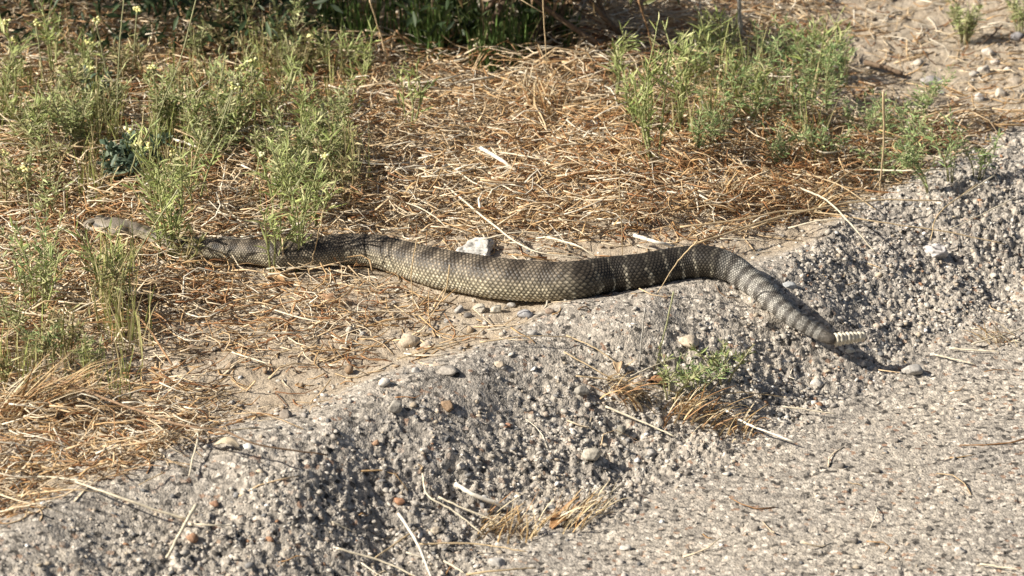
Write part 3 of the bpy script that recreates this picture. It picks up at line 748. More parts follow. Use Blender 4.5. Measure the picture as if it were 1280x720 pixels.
for (u, v, h) in [(50, 400, 85), (125, 405, 80), (85, 450, 65), (45, 462, 60), (15, 490, 60), (110, 465, 45), (150, 378, 50), (20, 430, 60)]:
    plants.append((u, v, h, 3, .3, 'grey' if u % 2 == 0 else 'olive', 'grey green weed in front of the snake\'s head, on littered dirt', 'weeds on the dirt in front of the head', 0))
for (u, v, h, sp) in [(900, 190, 90, .5), (940, 175, 100, .5), (985, 165, 100, .5), (925, 130, 90, .5), (1010, 125, 95, .5), (960, 210, 60, .7), (1030, 205, 60, .7), (890, 85, 75, .4), (1045, 100, 60, .5), (1075, 185, 70, .6), (1120, 190, 85, .5), (1150, 210, 80, .6), (1140, 160, 75, .5), (1190, 228, 70, .8), (1222, 222, 50, .8), (1165, 240, 55, .8), (980, 95, 70, .5), (1105, 225, 45, .8), (870, 205, 60, .5)]:
    plants.append((u, v, h, 4, sp, 'blue', L_b, G_b, 0))
RW = np.random.default_rng(321)
for k in range(46):
    u, v = RW.uniform(-5, 450), RW.uniform(75, 262)
    if k >= 36: u, v = RW.uniform(860, 1060), RW.uniform(60, 205)
    if k >= 42: u, v = RW.uniform(0, 150), RW.uniform(360, 480)
    if 95 < u < 330 and v > 225: v -= 60
    kd = ('narrow', 'grey', 'olive', 'grey')[k % 4] if k < 36 else ('narrow', 'blue')[k % 2]
    lbk = {'narrow': (L_n, G_n), 'grey': (L_g, G_g), 'olive': (L_o, G_o), 'blue': (L_b, G_b)}[kd]
    plants.append((u, v, RW.uniform(55, 115), int(RW.integers(3, 6)), RW.uniform(.25, .45), kd, lbk[0], lbk[1], 1 if k % 7 == 0 and k < 36 else 0))
plants += [
 (206, 322, 60, 3, .35, 'narrow', 'short green weed in front of the snake\'s neck', None, 0), (150, 345, 36, 3, .4, 'olive', 'low olive weed on litter in front of the snake\'s head', None, 0),
 (238, 335, 45, 3, .4, 'olive', 'small olive weed before the forebody next to the flowering weed', None, 0), (340, 338, 80, 3, .35, 'narrow', 'leafy green weed hiding part of the snake\'s forebody', None, 0),
 (838, 500, 44, 4, .9, 'grey', 'low fine leaved green weed rooted in the hollow of the berm', None, 0),
 (872, 490, 42, 5, .9, 'blue', 'matted green weed spreading over the berm beside bare stems', None, 0),
 (905, 478, 40, 4, .9, 'grey', 'small dull green weed on the berm below the snake\'s tail', None, 0),
 (1206, 50, 55, 9, .45, 'grey', 'small dark bushy weed alone on bare pebbly dirt', None, 0),
 (1276, 40, 55, 6, .4, 'grey', 'leafy weed on pebbly dirt above the white stones', None, 0),
]
KW = {L_n: 'green weed with narrow leaves', L_g: 'grey green weed with tiny leaves', L_b: 'fine leaved bluish weed', L_o: 'dull olive half dried weed'}
for i, (u, v, h, ns, sp, kd, lb, gr, fl) in enumerate(plants):
    if gr: lb = near(('tall ' if h >= 80 else 'low ' if h <= 50 else '') + KW.get(lb, 'dull weed on littered dirt'), u, v)
    make_plant({'narrow': 'green_weed', 'grey': 'grey_weed', 'blue': 'fine_leaved_weed', 'broad': 'broad_leaved_weed', 'olive': 'olive_weed'}[kd], u, v, h, ns, sp, kd, lb, 'weed', gr, fl, seed=i,
               ldens={'narrow': .82, 'grey': .95, 'blue': .85, 'broad': 1.6, 'olive': .85}[kd])
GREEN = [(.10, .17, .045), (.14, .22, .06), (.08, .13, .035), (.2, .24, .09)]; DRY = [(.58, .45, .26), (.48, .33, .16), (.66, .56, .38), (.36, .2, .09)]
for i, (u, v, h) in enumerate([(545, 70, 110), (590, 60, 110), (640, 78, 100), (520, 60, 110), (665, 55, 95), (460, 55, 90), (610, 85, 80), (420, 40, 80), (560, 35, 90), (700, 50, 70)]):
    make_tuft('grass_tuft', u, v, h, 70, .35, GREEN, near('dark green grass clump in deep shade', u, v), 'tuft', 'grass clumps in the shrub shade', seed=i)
for i, (u, v, h, ln, lb) in enumerate([
    (15, 520, 90, (.9, -.1), 'shaggy clump of dry grass leaning over the littered dirt'),
    (60, 505, 80, (.8, -.2), 'dry grass clump mixed with green at the dirt edge'),
    (660, 130, 60, (.3, .1), 'bristling dry grass clump standing at the rim of the shade'),
    (690, 150, 70, (-.3, 0), 'tangled pale dry grass clump beside the thin bare stem'),
    (650, 672, 40, (.2, .1), 'brown curled dry grass clump lodged at the foot of the berm'),
    (730, 640, 32, (.7, .4), 'wisp of dry grass caught between berm and road'),
    (850, 515, 45, (.5, -.2), 'dry brown grass clump under the green weed on the berm'),
    (800, 505, 40, (-.9, .1), 'flat mat of straw spreading beside the dead leaves on the berm'), (770, 480, 34, (.9, -.5), 'thin straw wisp on the berm near the tan leaf'), (880, 525, 36, (.9, 0), 'tangled straw lying below the green berm weed'),
    (610, 660, 34, (.9, .1), 'straw wisp spread on the berm foot near the thick bleached stick'), (700, 655, 36, (.8, .4), 'flat brown straw mat at the berm foot'),
    (920, 535, 35, (.6, -.2), 'thin straw clump where the berm meets the road'),
    (1250, 425, 28, (-.8, .2), 'flattened wisp of dry grass on the pale road edge'),
    (905, 250, 55, (.6, -.1), 'rusty dry grass clump in front of the bluish weeds'),
    (1010, 262, 45, (.8, -.1), 'pale dry grass clump lying toward the dark berm')]):
    make_tuft('dry_tuft', u, v, h, 60 if h > 40 else 34, .75, DRY, lb, 'dry tuft', None, seed=50+i, width=.0008, droop=.9, lean=ln, mat=M_straw)

PALE = [(.42, .45, .17), (.50, .48, .22), (.34, .38, .12), (.58, .50, .28)]
R9 = np.random.default_rng(99)
spots = [(R9.uniform(-5, 450), R9.uniform(70, 265)) for _ in range(64)] + [(R9.uniform(-5, 170), R9.uniform(345, 500)) for _ in range(18)] + [(R9.uniform(770, 1090), R9.uniform(60, 215)) for _ in range(20)]
for i, (u, v) in enumerate(spots):
    if u > 250 and v > 190 and i % 2: continue
    h = R9.uniform(45, 110)
    make_tuft('grass_tuft', u, v, h, int(R9.integers(9, 20)), .32, PALE, near(('tall ' if h > 85 else 'short ' if h < 62 else '')+'pale thin wild grass', u, v), 'tuft', 'pale thin grasses among the weeds', seed=200+i, width=.0007, droop=.35)
# ------------------------------------------------------------------ single stalks, stems and twigs
TONE = {'p': (.74, .66, .50), 's': (.62, .48, .29), 'b': (.36, .22, .12), 'd': (.15, .105, .07), 'w': (.84, .78, .66), 'g': (.42, .43, .24), 'y': (.46, .44, .40), 'k': (.24, .16, .10)}
def stalk(pts, wpx, tone, label, group=None, up=False, name='straw_stalk', lift=.006, cat='straw', r_end=.6):
    """pts: photo pixels along the stalk. lying: each point lift above ground; up: rooted at the last point, rising in its own plane"""
    if up:
        b = at(*pts[-1]); ys = b[1] + np.linspace(-.02, 0, len(pts))
        P = [on_depth(u, v, y) for (u, v), y in zip(pts, ys)]; P[-1] = b-np.array([0, 0, .004])
    else:
        lf = [lift*(.45+1.1*math.sin(math.pi*(.15+.7*k/(len(pts)-1)))) for k in range(len(pts))]
        P = [at(u, v, l_) for (u, v), l_ in zip(pts, lf)]
    C = np.array(P)
    C = np.concatenate([C, np.zeros((len(C), 2))], 1)
    n_ = max(8, 5*len(pts)); S = catmull(C, n_)[:, :3]
    S[1:-1] += rng.normal(0, .00022, (n_-2, 3))
    r = wpx/2*PX
    rr = r*np.linspace(1, r_end, n_)*(1+.10*rng.normal(0, 1, n_).clip(-1, 1))
    V, q, tr, nv = tubes(S[None], rr[None], 6)
    org = S[-1] if up else S[n_//2]
    o = mesh_np(name, V-org, quads=q, tris=tr, col=np.tile(np.array(TONE[tone])*rng.uniform(.85, 1.1), (len(V), 1)), mat=M_twig if tone in 'bdyk' else M_straw, smooth=True)
    o.location = org
    if group: label = near(label, *pts[len(pts)//2])
    tag(o, label, cat, group); return o
GB = ('loose straw stalk', 'straw stalks lying behind the snake')
for pts, w_, tn in [
    ([(618, 189), (660, 196), (705, 205)], 2.6, 'p'), ([(687, 104), (642, 128)], 2.6, 'p'), ([(684, 115), (647, 139)], 2.6, 's'), ([(802, 236), (860, 243)], 3, 'w'),
    ([(758, 115), (774, 149)], 2.4, 'p'), ([(508, 184), (500, 222)], 2, 'p'), ([(972, 128), (1020, 124), (1062, 118)], 2.2, 's'), ([(944, 149), (1034, 139)], 2.2, 's'),
    ([(875, 180), (899, 243)], 2.2, 's'), ([(680, 296), (719, 306), (746, 322)], 3, 'p'), ([(555, 170), (605, 150)], 2, 's'), ([(470, 160), (520, 185)], 2, 's'),
    ([(560, 205), (600, 232), (640, 240)], 2, 'p'), ([(720, 250), (770, 238), (830, 255)], 2.2, 'p'), ([(640, 262), (690, 250)], 2, 's'), ([(850, 225), (893, 262)], 2.2, 'p'),
    ([(480, 245), (530, 262), (560, 285)], 2.2, 'p'), ([(430, 190), (470, 205)], 2, 's'), ([(690, 170), (740, 185)], 2.4, 'p'), ([(600, 300), (650, 290), (700, 296)], 2, 'p'),
    ([(780, 165), (822, 180)], 2, 's'), ([(330, 250), (290, 262)], 2, 'p'), ([(205, 170), (257, 187)], 4.5, 'w'), ([(270, 250), (310, 285)], 2, 'p'), ([(440, 250), (405, 262)], 2, 's')]:
    stalk(pts, w_, tn, *GB, lift=.016)
GR = ('long pale straw stalk', 'long stalks by the dark berm slope')
for pts, w_, tn in [
    ([(1010, 181), (1034, 191), (1100, 177)], 3.2, 'p'), ([(1107, 189), (1187, 198)], 2.6, 'p'), ([(1080, 212), (1140, 213), (1201, 210)], 2.6, 'p'), ([(927, 219), (974, 241)], 4, 'p'),
    ([(1099, 198), (1052, 222), (1031, 250)], 2.4, 's'), ([(1243, 219), (1194, 250)], 2.4, 'p'), ([(850, 284), (923, 275), (996, 263), (1083, 275), (1177, 289), (1257, 305)], 2.8, 's'),
    ([(868, 305), (972, 272), (1083, 251), (1177, 251)], 3, 's'), ([(1222, 230), (1173, 268), (1163, 300)], 2.2, 's'), ([(1270, 247), (1187, 287)], 2.2, 'p'), ([(940, 285), (1010, 262), (1080, 262)], 2.2, 's'),
    ([(985, 285), (1040, 274), (1100, 284)], 2.2, 'p'), ([(900, 298), (950, 300)], 2, 'p'), ([(1000, 215), (1050, 232), (1095, 262)], 2.2, 's')]:
    stalk(pts, w_, tn, *GR, lift=.014)
stalk([(1000, 235), (1034, 251), (1069, 286), (1095, 318)], 3, 'p', 'pale arched stalk reaching from the straw down onto dark aggregate', lift=.02)
stalk([(555, 230), (614, 279), (663, 312), (729, 324)], 3, 'p', 'long curved straw stalk dipping toward the thickest part of the snake', lift=.018)
stalk([(599, 184), (625, 199), (649, 217)], 5.5, 'w', 'broad bleached stick on the straw mat behind the snake', name='bleached_stick', cat='stick', lift=.02, r_end=.9)
stalk([(793, 294), (818, 302), (842, 308)], 5.5, 'w', 'broad bleached stick touching the snake\'s dark banded back', name='bleached_stick', cat='stick', lift=.012, r_end=.9)
GF = ('loose stalk on dirt', 'stalks on the dirt in front of the snake')
for pts, w_, tn in [
    ([(40, 352), (10, 372), (0, 386)], 3.6, 'p'), ([(69, 261), (115, 306), (139, 331), (163, 358)], 2.4, 'p'), ([(316, 362), (274, 393)], 2, 's'), ([(309, 376), (375, 397), (430, 407)], 2.6, 'p'),
    ([(333, 336), (389, 334), (440, 343)], 2.2, 'p'), ([(290, 440), (335, 455)], 2.4, 'p'), ([(66, 435), (104, 480)], 2, 's'), ([(496, 449), (540, 436), (587, 424)], 2, 's'),
    ([(10, 574), (100, 577), (205, 583)], 2, 'b'), ([(0, 550), (45, 552), (97, 574)], 2, 'b'), ([(205, 590), (174, 606)], 2, 's'), ([(0, 600), (60, 596), (120, 604)], 2.4, 'p'),
    ([(20, 620), (90, 612), (150, 618)], 2, 's'), ([(60, 540), (110, 520), (160, 528)], 2, 'p'), ([(180, 500), (240, 494), (300, 488)], 2, 's'), ([(230, 420), (280, 408)], 2, 'p'), ([(245, 350), (300, 352)], 2, 'p'), ([(440, 362), (482, 352)], 2, 'p'),
    ([(0, 640), (50, 628)], 2.2, 'p'), ([(245, 533), (247, 547), (236, 595)], 2.6, 'p'), ([(130, 470), (190, 482), (240, 478)], 2.2, 's'), ([(350, 440), (400, 432)], 1.8, 's')]:
    stalk(pts, w_, tn, *GF, lift=.006)
stalk([(62, 470), (139, 501), (226, 531), (278, 538), (320, 555), (410, 569)], 3.6, 'k', 'long dark twig arching from dry grass onto the berm crest', name='twig', cat='twig', lift=.022)
stalk([(97, 341), (174, 397), (215, 456)], 4, 'b', 'brown twig lying in litter below the snake\'s head', name='twig', cat='twig', lift=.012)
stalk([(427, 372), (455, 380), (482, 386)], 3.2, 'd', 'short dark twig beside the brown pebble', name='twig', cat='twig', lift=.004)
tw = empty('forked_twig', at(233, 652)); tag(tw, 'pale forked twig lying on the shaded berm', 'twig')
for pts, w_, nm in [([(246, 631), (233, 652), (208, 697)], 5, 'branch'), ([(235, 650), (153, 623), (94, 602)], 3.6, 'side_branch'), ([(236, 655), (262, 656), (290, 657)], 2.8, 'side_branch')]:
    o = stalk(pts, w_, 'p', None, name=nm, cat=None, lift=.010); o.location = o.location - tw.location; o.parent = tw
GK = ('straw stalk caught on the berm', 'stalks caught on the berm')
for pts, w_, tn in [
    ([(528, 592), (535, 619), (569, 640), (604, 668)], 2.8, 'p'), ([(548, 621), (590, 640), (639, 659)], 2.6, 'p'), ([(420, 685), (476, 701), (524, 722)], 2.8, 'p'), ([(521, 661), (469, 697)], 2.8, 's'),
    ([(524, 680), (594, 680), (660, 690)], 2.4, 's'), ([(583, 718), (625, 713), (670, 710)], 3, 's'), ([(779, 605), (755, 620), (732, 630)], 2.6, 'p'), ([(757, 508), (800, 526), (845, 546)], 3, 'p'),
    ([(840, 498), (927, 491), (979, 496)], 2.4, 's'), ([(979, 508), (1045, 517)], 2.2, 'p'), ([(708, 419), (745, 436), (778, 459)], 2, 's'), ([(860, 442), (820, 456), (788, 470)], 2, 'p'),
    ([(705, 440), (760, 470), (830, 500)], 2, 's'), ([(720, 470), (790, 478), (850, 492)], 2.2, 's'), ([(555, 701), (580, 716)], 3, 'p'), ([(415, 652), (440, 664)], 2.4, 'p'), ([(600, 428), (660, 420), (720, 422)], 1.8, 's')]:
    stalk(pts, w_, tn, *GK, lift=.007)
stalk([(569, 605), (594, 619), (639, 635)], 6, 'w', 'thick bleached stick lying on the dark berm slope', name='bleached_stick', cat='stick', lift=.008, r_end=.9)
stalk([(498, 642), (521, 678), (540, 724)], 4.6, 'w', 'long bleached stick pointing down the berm slope', name='bleached_stick', cat='stick', lift=.010)
stalk([(906, 512), (927, 526), (944, 534), (993, 552)], 3.8, 'w', 'pale stick between the berm weed and the road', name='bleached_stick', cat='stick', lift=.008)
for pts in ([(1187, 435), (1250, 440)], [(1168, 443), (1218, 455)], [(1215, 430), (1250, 420), (1282, 409)], [(1225, 705), (1275, 712)]):
    stalk(pts, 2.6, 'p', 'thin straw stalk on the pale road', 'stalks on the road', lift=.004)
GS = ('thin bare dead stem standing up', 'bare dead stems standing in the straw')
for pts, w_, tn in [
    ([(524, 97), (520, 120), (515, 142)], 2, 'p'), ([(462, 0), (478, 50), (493, 100)], 2.6, 's'), ([(496, 38), (528, 76)], 3, 'b'), ([(798, 0), (812, 45), (819, 87)], 3.4, 'b'),
    ([(774, 225), (777, 280), (778, 318)], 1.8, 's'), ([(1053, 24), (1030, 58), (1003, 94)], 3, 's'), ([(658, 88), (660, 115)], 3.4, 'p'), ([(292, 0), (300, 60)], 2, 's'), ([(292, 90), (318, 128)], 2, 'b'),
    ([(540, 0), (543, 60)], 2, 's'), ([(640, 0), (632, 70)], 2, 'g'), ([(240, 190), (238, 262)], 2, 's'), ([(80, 240), (83, 290)], 2, 'p'), ([(590, 165), (600, 215)], 1.8, 's'), ([(520, 5), (530, 58)], 1.8, 'y'), ([(905, 80), (912, 130)], 2, 's'), ([(330, 20), (345, 90)], 2, 's')]:
    stalk(pts, w_, tn, *GS, up=True, name='dead_weed', cat='dead weed')
stalk([(1104, 115), (1105, 167), (1100, 240)], 4, 's', 'stout tan dead stem standing upright before the bluish weeds', up=True, name='dead_weed', cat='dead weed')
stalk([(923, -10), (927, 60)], 7, 'y', 'thick grey woody stem standing in the half shade', up=True, name='dead_weed', cat='dead weed', r_end=1)
fs = empty('forked_dead_weed', at(688, 140)); tag(fs, 'tall thin forked dead stem rising past the shaded grass', 'dead weed')
for pts, nm in [([(677, -40), (681, 42), (688, 140)], 'stem'), ]:
    o = stalk(pts, 2.2, 's', None, up=True, name=nm, cat=None); o.location = o.location - fs.location; o.parent = fs
y_ = at(688, 140)[1]; C = np.array([on_depth(645, -4, y_), on_depth(665, 8, y_), on_depth(680.5, 17, y_)]); V, q, tr, nv = tubes(C[None], np.array([[.0004, .0005, .0007]]), 5)
mesh_np('side_branch', V-np.array(fs.location), quads=q, tris=tr, col=np.tile(TONE['s'], (len(V), 1)), mat=M_straw, parent=fs)
stalk([(788, 21), (755, 42), (722, 62)], 3, 'b', 'reddish brown twig lying at the rim of the shade', name='twig', cat='twig', lift=.012)
stalk([(1253, 31), (1238, 46), (1222, 59)], 3, 'd', 'dark twig lying beside the bushy weed on bare dirt', name='twig', cat='twig', lift=.006)
stalk([(80, 24), (125, 30), (167, 38)], 2.4, 'b', 'brown twig leaning through the tall weeds by the shrub', name='twig', cat='twig', lift=.03)
# stems in front of the snake
for pts, lb in [([(521, 299), (514, 345), (519, 393)], 'wiry dead stem standing right in front of the snake at its skin folds'), ([(562, 331), (555, 369), (528, 404)], 'leaning dead stem crossing in front of the snake\'s thick middle'),
                ([(403, 270), (395, 305), (385, 342)], 'bare stem leaning across the snake beside the green weed'), ([(872, 300), (845, 330), (820, 365)], 'thin greenish stem crossing the snake\'s banded rear')]:
    stalk(pts, 1.9, 's', lb, up=True, name='dead_weed', cat='dead weed')
for pts, lb in [([(806, 386), (803, 415), (799, 456)], 'bare upright stem with the darker bark on the berm'), ([(842, 365), (832, 410), (819, 458)], 'thin pale stem rising from the weed on the berm')]:
    stalk(pts, 2.6, 'y' if 'darker' in lb else 'g', lb, up=True, name='bare_weed', cat='dead weed')
# flowering stalks
for k, (pts, lb) in enumerate([([(250, -20), (226, 73), (205, 125), (181, 190)], 'longest leaning pale green stem crossing the weeds by the shade'), ([(156, -20), (149, 69), (144, 180)], 'straight pale stem rising out of the frame of bluish leaves'),
                ([(120, 28), (130, 75), (139, 122)], 'slender stem tipped with a cream flower against the shade'), ([(171, 14), (168, 60), (163, 115)], 'thin stem with a cream flower head beside the straight pale stem'),
                ([(292, 110), (271, 167), (235, 222), (208, 256)], 'leaning stem with a cream flower, above the snake\'s neck'), ([(222, 237), (184, 296), (149, 350)], 'thin leaning stem crossing in front of the snake\'s head'),
                ([(30, 212), (36, 250), (40, 300)], 'short stem with a yellow flower at the left of the head'), ([(172, 182), (165, 210), (150, 245)], 'short stem with pale yellow flower over the bluish leaves'), ([(325, 195), (318, 225), (308, 260)], 'faded flower stem behind the forebody of the snake'),
                ([(45, 30), (52, 80), (58, 120)], 'thin stem with small yellow flower at the shade rim')]):
    b = at(*pts[-1]); rt = empty('flower_stem', b); tag(rt, lb, 'flower stem')
    o = stalk(pts, 2.2, 'g', None, up=True, name='stem', cat=None); tip = np.array(o.data.vertices[0].co) + np.array(o.location) - b
    o.location = o.location - rt.location; o.parent = rt
    if k not in (0, 1, 5): flower_head(tip, rt, np.random.default_rng(k+40), .006)

# ------------------------------------------------------------------ single stones
def stone(u, v, wpx, hpx, colr, label, group=None, name='pebble', angular=0, seed=0, cat='stone', sub=2, yaw=None):
    R_ = np.random.default_rng(900+seed); angular = 1
    bv, bf = (ICO2 if sub == 2 else ICO3)
    a, b, c = wpx*PX/2, wpx*PX/2*R_.uniform(.7, .95), hpx*PX/2
    V = bv.copy()
    if angular:
        for _ in range(9):
            d = nrm(R_.normal(0, 1, 3)); cut = R_.uniform(.55, .85)
            e = V @ d; V = V - np.outer(np.maximum(e-cut, 0), d)
    else:
        for _ in range(5):
            d = nrm(R_.normal(0, 1, 3)); cut = R_.uniform(.55, .85)
            e = V @ d; V = V - np.outer(np.maximum(e-cut, 0)*.45, d)
    lump = 1 + .36*(fbm(bv[:, 0]*1.7+7+seed, bv[:, 1]*1.7+bv[:, 2]*2.1+9, seed, 3)-.45)
    V = V*lump[:, None]*np.array([a, b, c])
    yw = R_.uniform(-.4, .4) if yaw is None else yaw
    V = np.stack([V[:, 0]*math.cos(yw)-V[:, 1]*math.sin(yw), V[:, 0]*math.sin(yw)+V[:, 1]*math.cos(yw), V[:, 2]], -1)
    p = at(u, v, c*.6); g = float(hz(p[0], p[1]))
    cl = (np.array(colr)*.8+np.array((.36, .31, .25))*.12)*(.85+.35*fbm(bv[:, 0]*3+5, bv[:, 1]*3+bv[:, 2]*3+5, seed+2, 3))[:, None]
    o = mesh_np(name, V+np.array([0, 0, c*.42]), tris=bf, col=cl, mat=M_stone, smooth=not angular)
    o.location = (p[0], p[1], g); tag(o, label, cat, group); return o
W = (.60, .56, .50); GY = (.40, .385, .36); BR = (.40, .235, .13); TN = (.50, .42, .32); DK = (.17, .155, .14)
stones = [
 (413, 369, 22, 17, BR, 'rounded reddish brown pebble on dirt in front of the snake', None, 0), (404, 367, 12, 14, (.46, .29, .17), 'small tan brown pebble touching the reddish brown one', None, 0),
 (512, 421, 30, 26, TN, 'angular beige stone on the dirt below the snake', None, 1), (532, 428, 17, 13, TN, 'small beige stone beside the angular beige stone', None, 0),
 (493, 509, 20, 17, (.38, .355, .31), 'round grey pebble alone on the pale berm crest', None, 0), (559, 506, 22, 13, (.30, .2, .12), 'brown flat stone on the berm crest', None, 1),
 (357, 517, 18, 15, (.27, .23, .19), 'dark grey pebble at the edge of the pale dirt', None, 0), (1140, 462, 28, 19, (.45, .43, .40), 'smooth grey pebble on the road edge near the rattle', None, 0),
 (776, 535, 14, 17, (.30, .28, .235), 'upright oval grey pebble on the berm slope', None, 0), (728, 489, 20, 15, (.33, .31, .27), 'dull grey pebble high on the dark berm slope', None, 0), (735, 505, 10, 9, W, 'tiny white stone on the dark berm slope', None, 1),
 (480, 477, 18, 12, W, 'white chip on the pale berm crest', None, 1), (600, 383, 20, 13, (.5, .46, .38), 'flat pale pebble against the snake\'s belly', None, 0), (621, 384, 18, 13, (.58, .54, .44), 'cream pebble against the snake\'s belly', None, 0),
 (575, 383, 16, 12, GY, None, 0, 0), (658, 390, 24, 16, (.36, .36, .37), 'bluish grey pebble just below the snake\'s middle', None, 0), (688, 388, 14, 10, (.28, .21, .16), 'small brown pebble just below the snake\'s middle', None, 0), (560, 398, 12, 8, GY, None, 0, 1),
 (585, 392, 12, 8, DK, None, 0, 1), (640, 377, 13, 9, GY, None, 0, 0), (455, 415, 12, 8, GY, None, 0, 1), (540, 385, 11, 8, TN, None, 0, 0), (472, 395, 12, 7, GY, None, 0, 1), (430, 430, 12, 7, TN, None, 0, 0), (606, 400, 9, 7, W, None, 0, 0), (490, 378, 10, 7, TN, None, 0, 0),
 (520, 462, 14, 8, GY, None, 0, 1), (562, 462, 26, 12, (.36, .33, .29), 'flat grey slab of stone at the dirt edge of the berm', None, 1), (405, 492, 11, 8, W, None, 0, 1), (625, 455, 16, 10, TN, None, 0, 1), (665, 415, 14, 8, GY, None, 0, 1),
 (1235, 62, 22, 15, W, 'white stone highest of the group beside the bushy weed', 'w', 1), (1230, 84, 20, 16, (.55, .5, .43), None, 'w', 0), (1251, 112, 19, 18, (.55, .49, .41), None, 'w', 1), (1223, 117, 16, 18, (.66, .63, .58), None, 'w', 1), (1245, 73, 18, 12, (.55, .5, .44), None, 'w', 1),
 (1165, 96, 34, 20, (.36, .34, .33), 'broad grey stone on the bare pebbly dirt', None, 1), (1272, 42, 24, 16, (.30, .29, .30), 'dark bluish stone at the weed on bare dirt', None, 1), (1118, 143, 34, 18, (.55, .47, .36), 'wide tan stone half hidden by bluish weeds', None, 1), (1138, 150, 18, 12, (.6, .55, .47), 'small pale stone beside the wide tan stone', None, 0),
 (1270, 98, 26, 12, (.45, .38, .3), None, 'w', 1), (1195, 75, 14, 9, TN, None, 'w', 0), (1178, 112, 13, 8, GY, None, 'w', 0), (1150, 60, 14, 8, TN, None, 'w', 1), (1110, 60, 16, 9, TN, None, 'w', 1), (1260, 85, 12, 9, W, None, 'w', 0),
 (862, 425, 28, 15, (.6, .5, .38), 'pale tan stone beside the stems on the berm', None, 1), (1020, 477, 20, 13, (.55, .52, .47), 'whitish stone at the berm foot below the rattle', None, 1), (1062, 436, 14, 9, (.62, .6, .53), 'pale chip lying under the rattle', None, 1),
 (985, 355, 22, 10, (.40, .42, .43), 'pale bluish chip beside the snake\'s tail', None, 1), (240, 668, 15, 14, (.36, .2, .12), 'rust brown stone under the forked twig', None, 1), (268, 628, 12, 10, (.38, .21, .13), None, 'r', 1), (500, 627, 15, 11, (.40, .2, .11), None, 'r', 1), (470, 552, 10, 9, (.4, .24, .15), None, 'r', 1), (636, 530, 10, 7, (.4, .2, .12), None, 'r', 1),
 (545, 664, 14, 10, TN, None, 'b', 1), (620, 702, 24, 12, (.46, .44, .41), 'flat grey stone near the dry clump at the road edge', None, 1), (860, 590, 12, 10, DK, None, 'b', 0), (815, 565, 14, 10, GY, None, 'b', 1), (740, 570, 26, 16, (.5, .46, .38), 'pale lump of aggregate low on the berm', None, 1), (530, 562, 12, 7, W, None, 'b', 1), (575, 582, 12, 9, W, None, 'b', 1),
 (1095, 588, 13, 9, DK, None, 'k', 1), (1052, 582, 12, 8, DK, None, 'k', 1), (1160, 660, 12, 8, DK, None, 'k', 1), (1068, 675, 13, 10, DK, None, 'k', 1), (946, 660, 8, 10, DK, None, 'k', 0), (1120, 550, 11, 7, DK, None, 'k', 0), (1200, 688, 14, 9, (.6, .56, .5), 'pale chip lying on the road', None, 1), (782, 684, 14, 9, (.6, .57, .52), None, 'b', 1),
 (100, 584, 18, 10, W, None, 'l', 1), (122, 570, 16, 9, W, None, 'l', 1), (22, 592, 12, 8, W, None, 'l', 1), (200, 535, 14, 8, TN, None, 'l', 1), (255, 530, 14, 8, (.32, .24, .18), None, 'l', 1), (75, 605, 12, 7, TN, None, 'l', 0), (290, 500, 12, 8, GY, None, 'l', 0),
]
GL = {0: ('small loose pebble on dirt', 'pebbles on the dirt below the snake'), 'w': ('loose stone on bare dirt', 'stones on the bare dirt'),
      'r': ('rust red bit of gravel', 'rust red bits of gravel'), 'b': ('loose chip of stone', 'loose chips on the berm'), 'k': ('dark grit stone on the road', 'dark stones on the road'),
      'l': ('small stone among straw', 'stones among the littered dirt')}
for i, (u, v, w_, h_, c_, lb, gr, ang) in enumerate(stones):
    if lb is None: lb, g_ = GL[gr]
    else: g_ = None
    if g_: lb = near(lb, u, v)
    stone(u, v, w_, h_, c_, lb, g_, angular=ang, seed=i)
# broken lumps of asphalt: gritty and bumpy
def lump(u, v, wpx, hpx, label, seed, base=(.52, .5, .46)):
    o = stone(u, v, wpx, hpx, base, label, None, 'asphalt_lump', 1, seed, 'asphalt lump', 3)
    R_ = np.random.default_rng(seed); me = o.data; n_ = len(me.vertices)
    co = np.empty(n_*3, np.float32); me.vertices.foreach_get('co', co); co = co.reshape(-1, 3)
    d, cid = vor(co[:, 0]*330+5, co[:, 2]*330+co[:, 1]*200+9, seed)
    co *= (1+.16*(cid-.5))[:, None]; me.vertices.foreach_set('co', co.reshape(-1))
    c = np.ones((n_, 4), np.float32); c[:, :3] = np.array(base)*np.where(cid < .15, .3, .75+.5*cid)[:, None]
    me.color_attributes['Col'].data.foreach_set('color', c.reshape(-1)); me.update()
lump(596, 307, 62, 30, 'whitish gritty asphalt lump lying right behind the snake', 301)
lump(1168, 312, 36, 24, 'pale asphalt lump on the dark slope below the long stalks', 302, (.5, .47, .45))
lump(740, 150, 40, 24, 'grey rough lump in the straw near the shade', 303, (.2, .19, .18))
# piece of dark wood
stalk([(1082, 78), (1105, 84), (1128, 92)], 9, 'd', 'dark weathered stick of wood on the bare dirt beyond the weeds', name='wood_piece', cat='wood', lift=.004, r_end=.8)
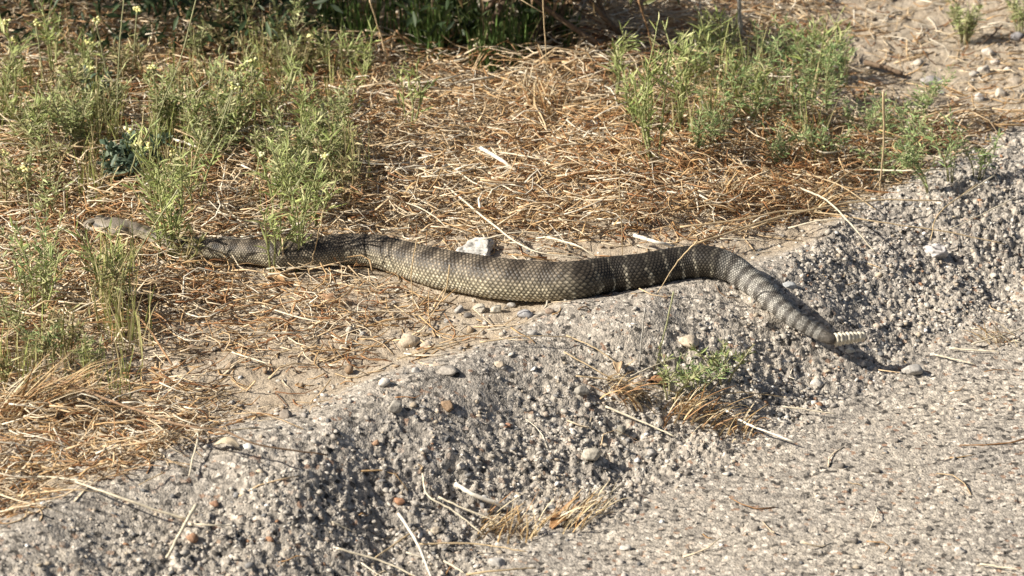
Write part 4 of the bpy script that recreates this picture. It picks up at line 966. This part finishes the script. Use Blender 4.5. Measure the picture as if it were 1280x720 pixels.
# curled dead leaves
def dead_leaf(u, v, wpx, colr, label, seed):
    R_ = np.random.default_rng(seed); p = at(u, v); p[2] = float(hz(p[0], p[1]))
    nu, nv_ = 10, 7; L = wpx*PX; V = []
    yw = R_.uniform(0, 6.28)
    for i in range(nu):
        s_ = i/(nu-1); wd = L*.32*math.sin(math.pi*min(max(s_, .04), .97))**.7
        for j in range(nv_):
            k = (j/(nv_-1)-.5)*2
            ang = k*.85
            x = (s_-.5)*L; yy = math.sin(ang)*wd; z = (1-math.cos(ang))*wd*.9 + .006*math.sin(s_*3.1)*R_.uniform(.9, 1.1) + .0015
            V.append((x*math.cos(yw)-yy*math.sin(yw), x*math.sin(yw)+yy*math.cos(yw), z))
    id_ = np.arange(nu*nv_).reshape(nu, nv_); q = np.stack([id_[:-1, :-1], id_[1:, :-1], id_[1:, 1:], id_[:-1, 1:]], -1).reshape(-1, 4)
    o = mesh_np('dead_leaf', np.array(V), quads=q, col=np.array(colr)*R_.uniform(.8, 1.2, (len(V), 1)), mat=M_straw, smooth=True)
    md = o.modifiers.new('thick', 'SOLIDIFY'); md.thickness = .0006
    o.location = p; tag(o, label, 'leaf')
for k, (u, v, w_, c_, lb) in enumerate([(772, 462, 24, (.50, .36, .22), 'curled tan dead leaf on the berm left of the weed'), (820, 480, 30, (.30, .16, .08), 'rust brown dead leaf under the berm weed'), (798, 497, 24, (.55, .42, .25), 'pale curled dead leaf below the rust brown leaf'),
     (284, 562, 34, (.55, .46, .33), 'pale curled dead leaf beside the dark twig'), (345, 352, 34, (.52, .33, .17), 'broad tan dead leaf in front of the snake near the green weed'), (205, 318, 30, (.30, .12, .05), 'dark red dead leaf below the snake\'s neck'),
     (712, 372, 24, (.62, .46, .25), 'tan crumpled leaf stuck against the snake\'s belly'), (700, 655, 36, (.36, .2, .09), 'brown curled leaf in the dry clump at the berm foot'), (240, 440, 22, (.24, .17, .11), 'dark crumpled leaf on littered dirt')]):
    dead_leaf(u, v, w_, c_, lb, 700+k)
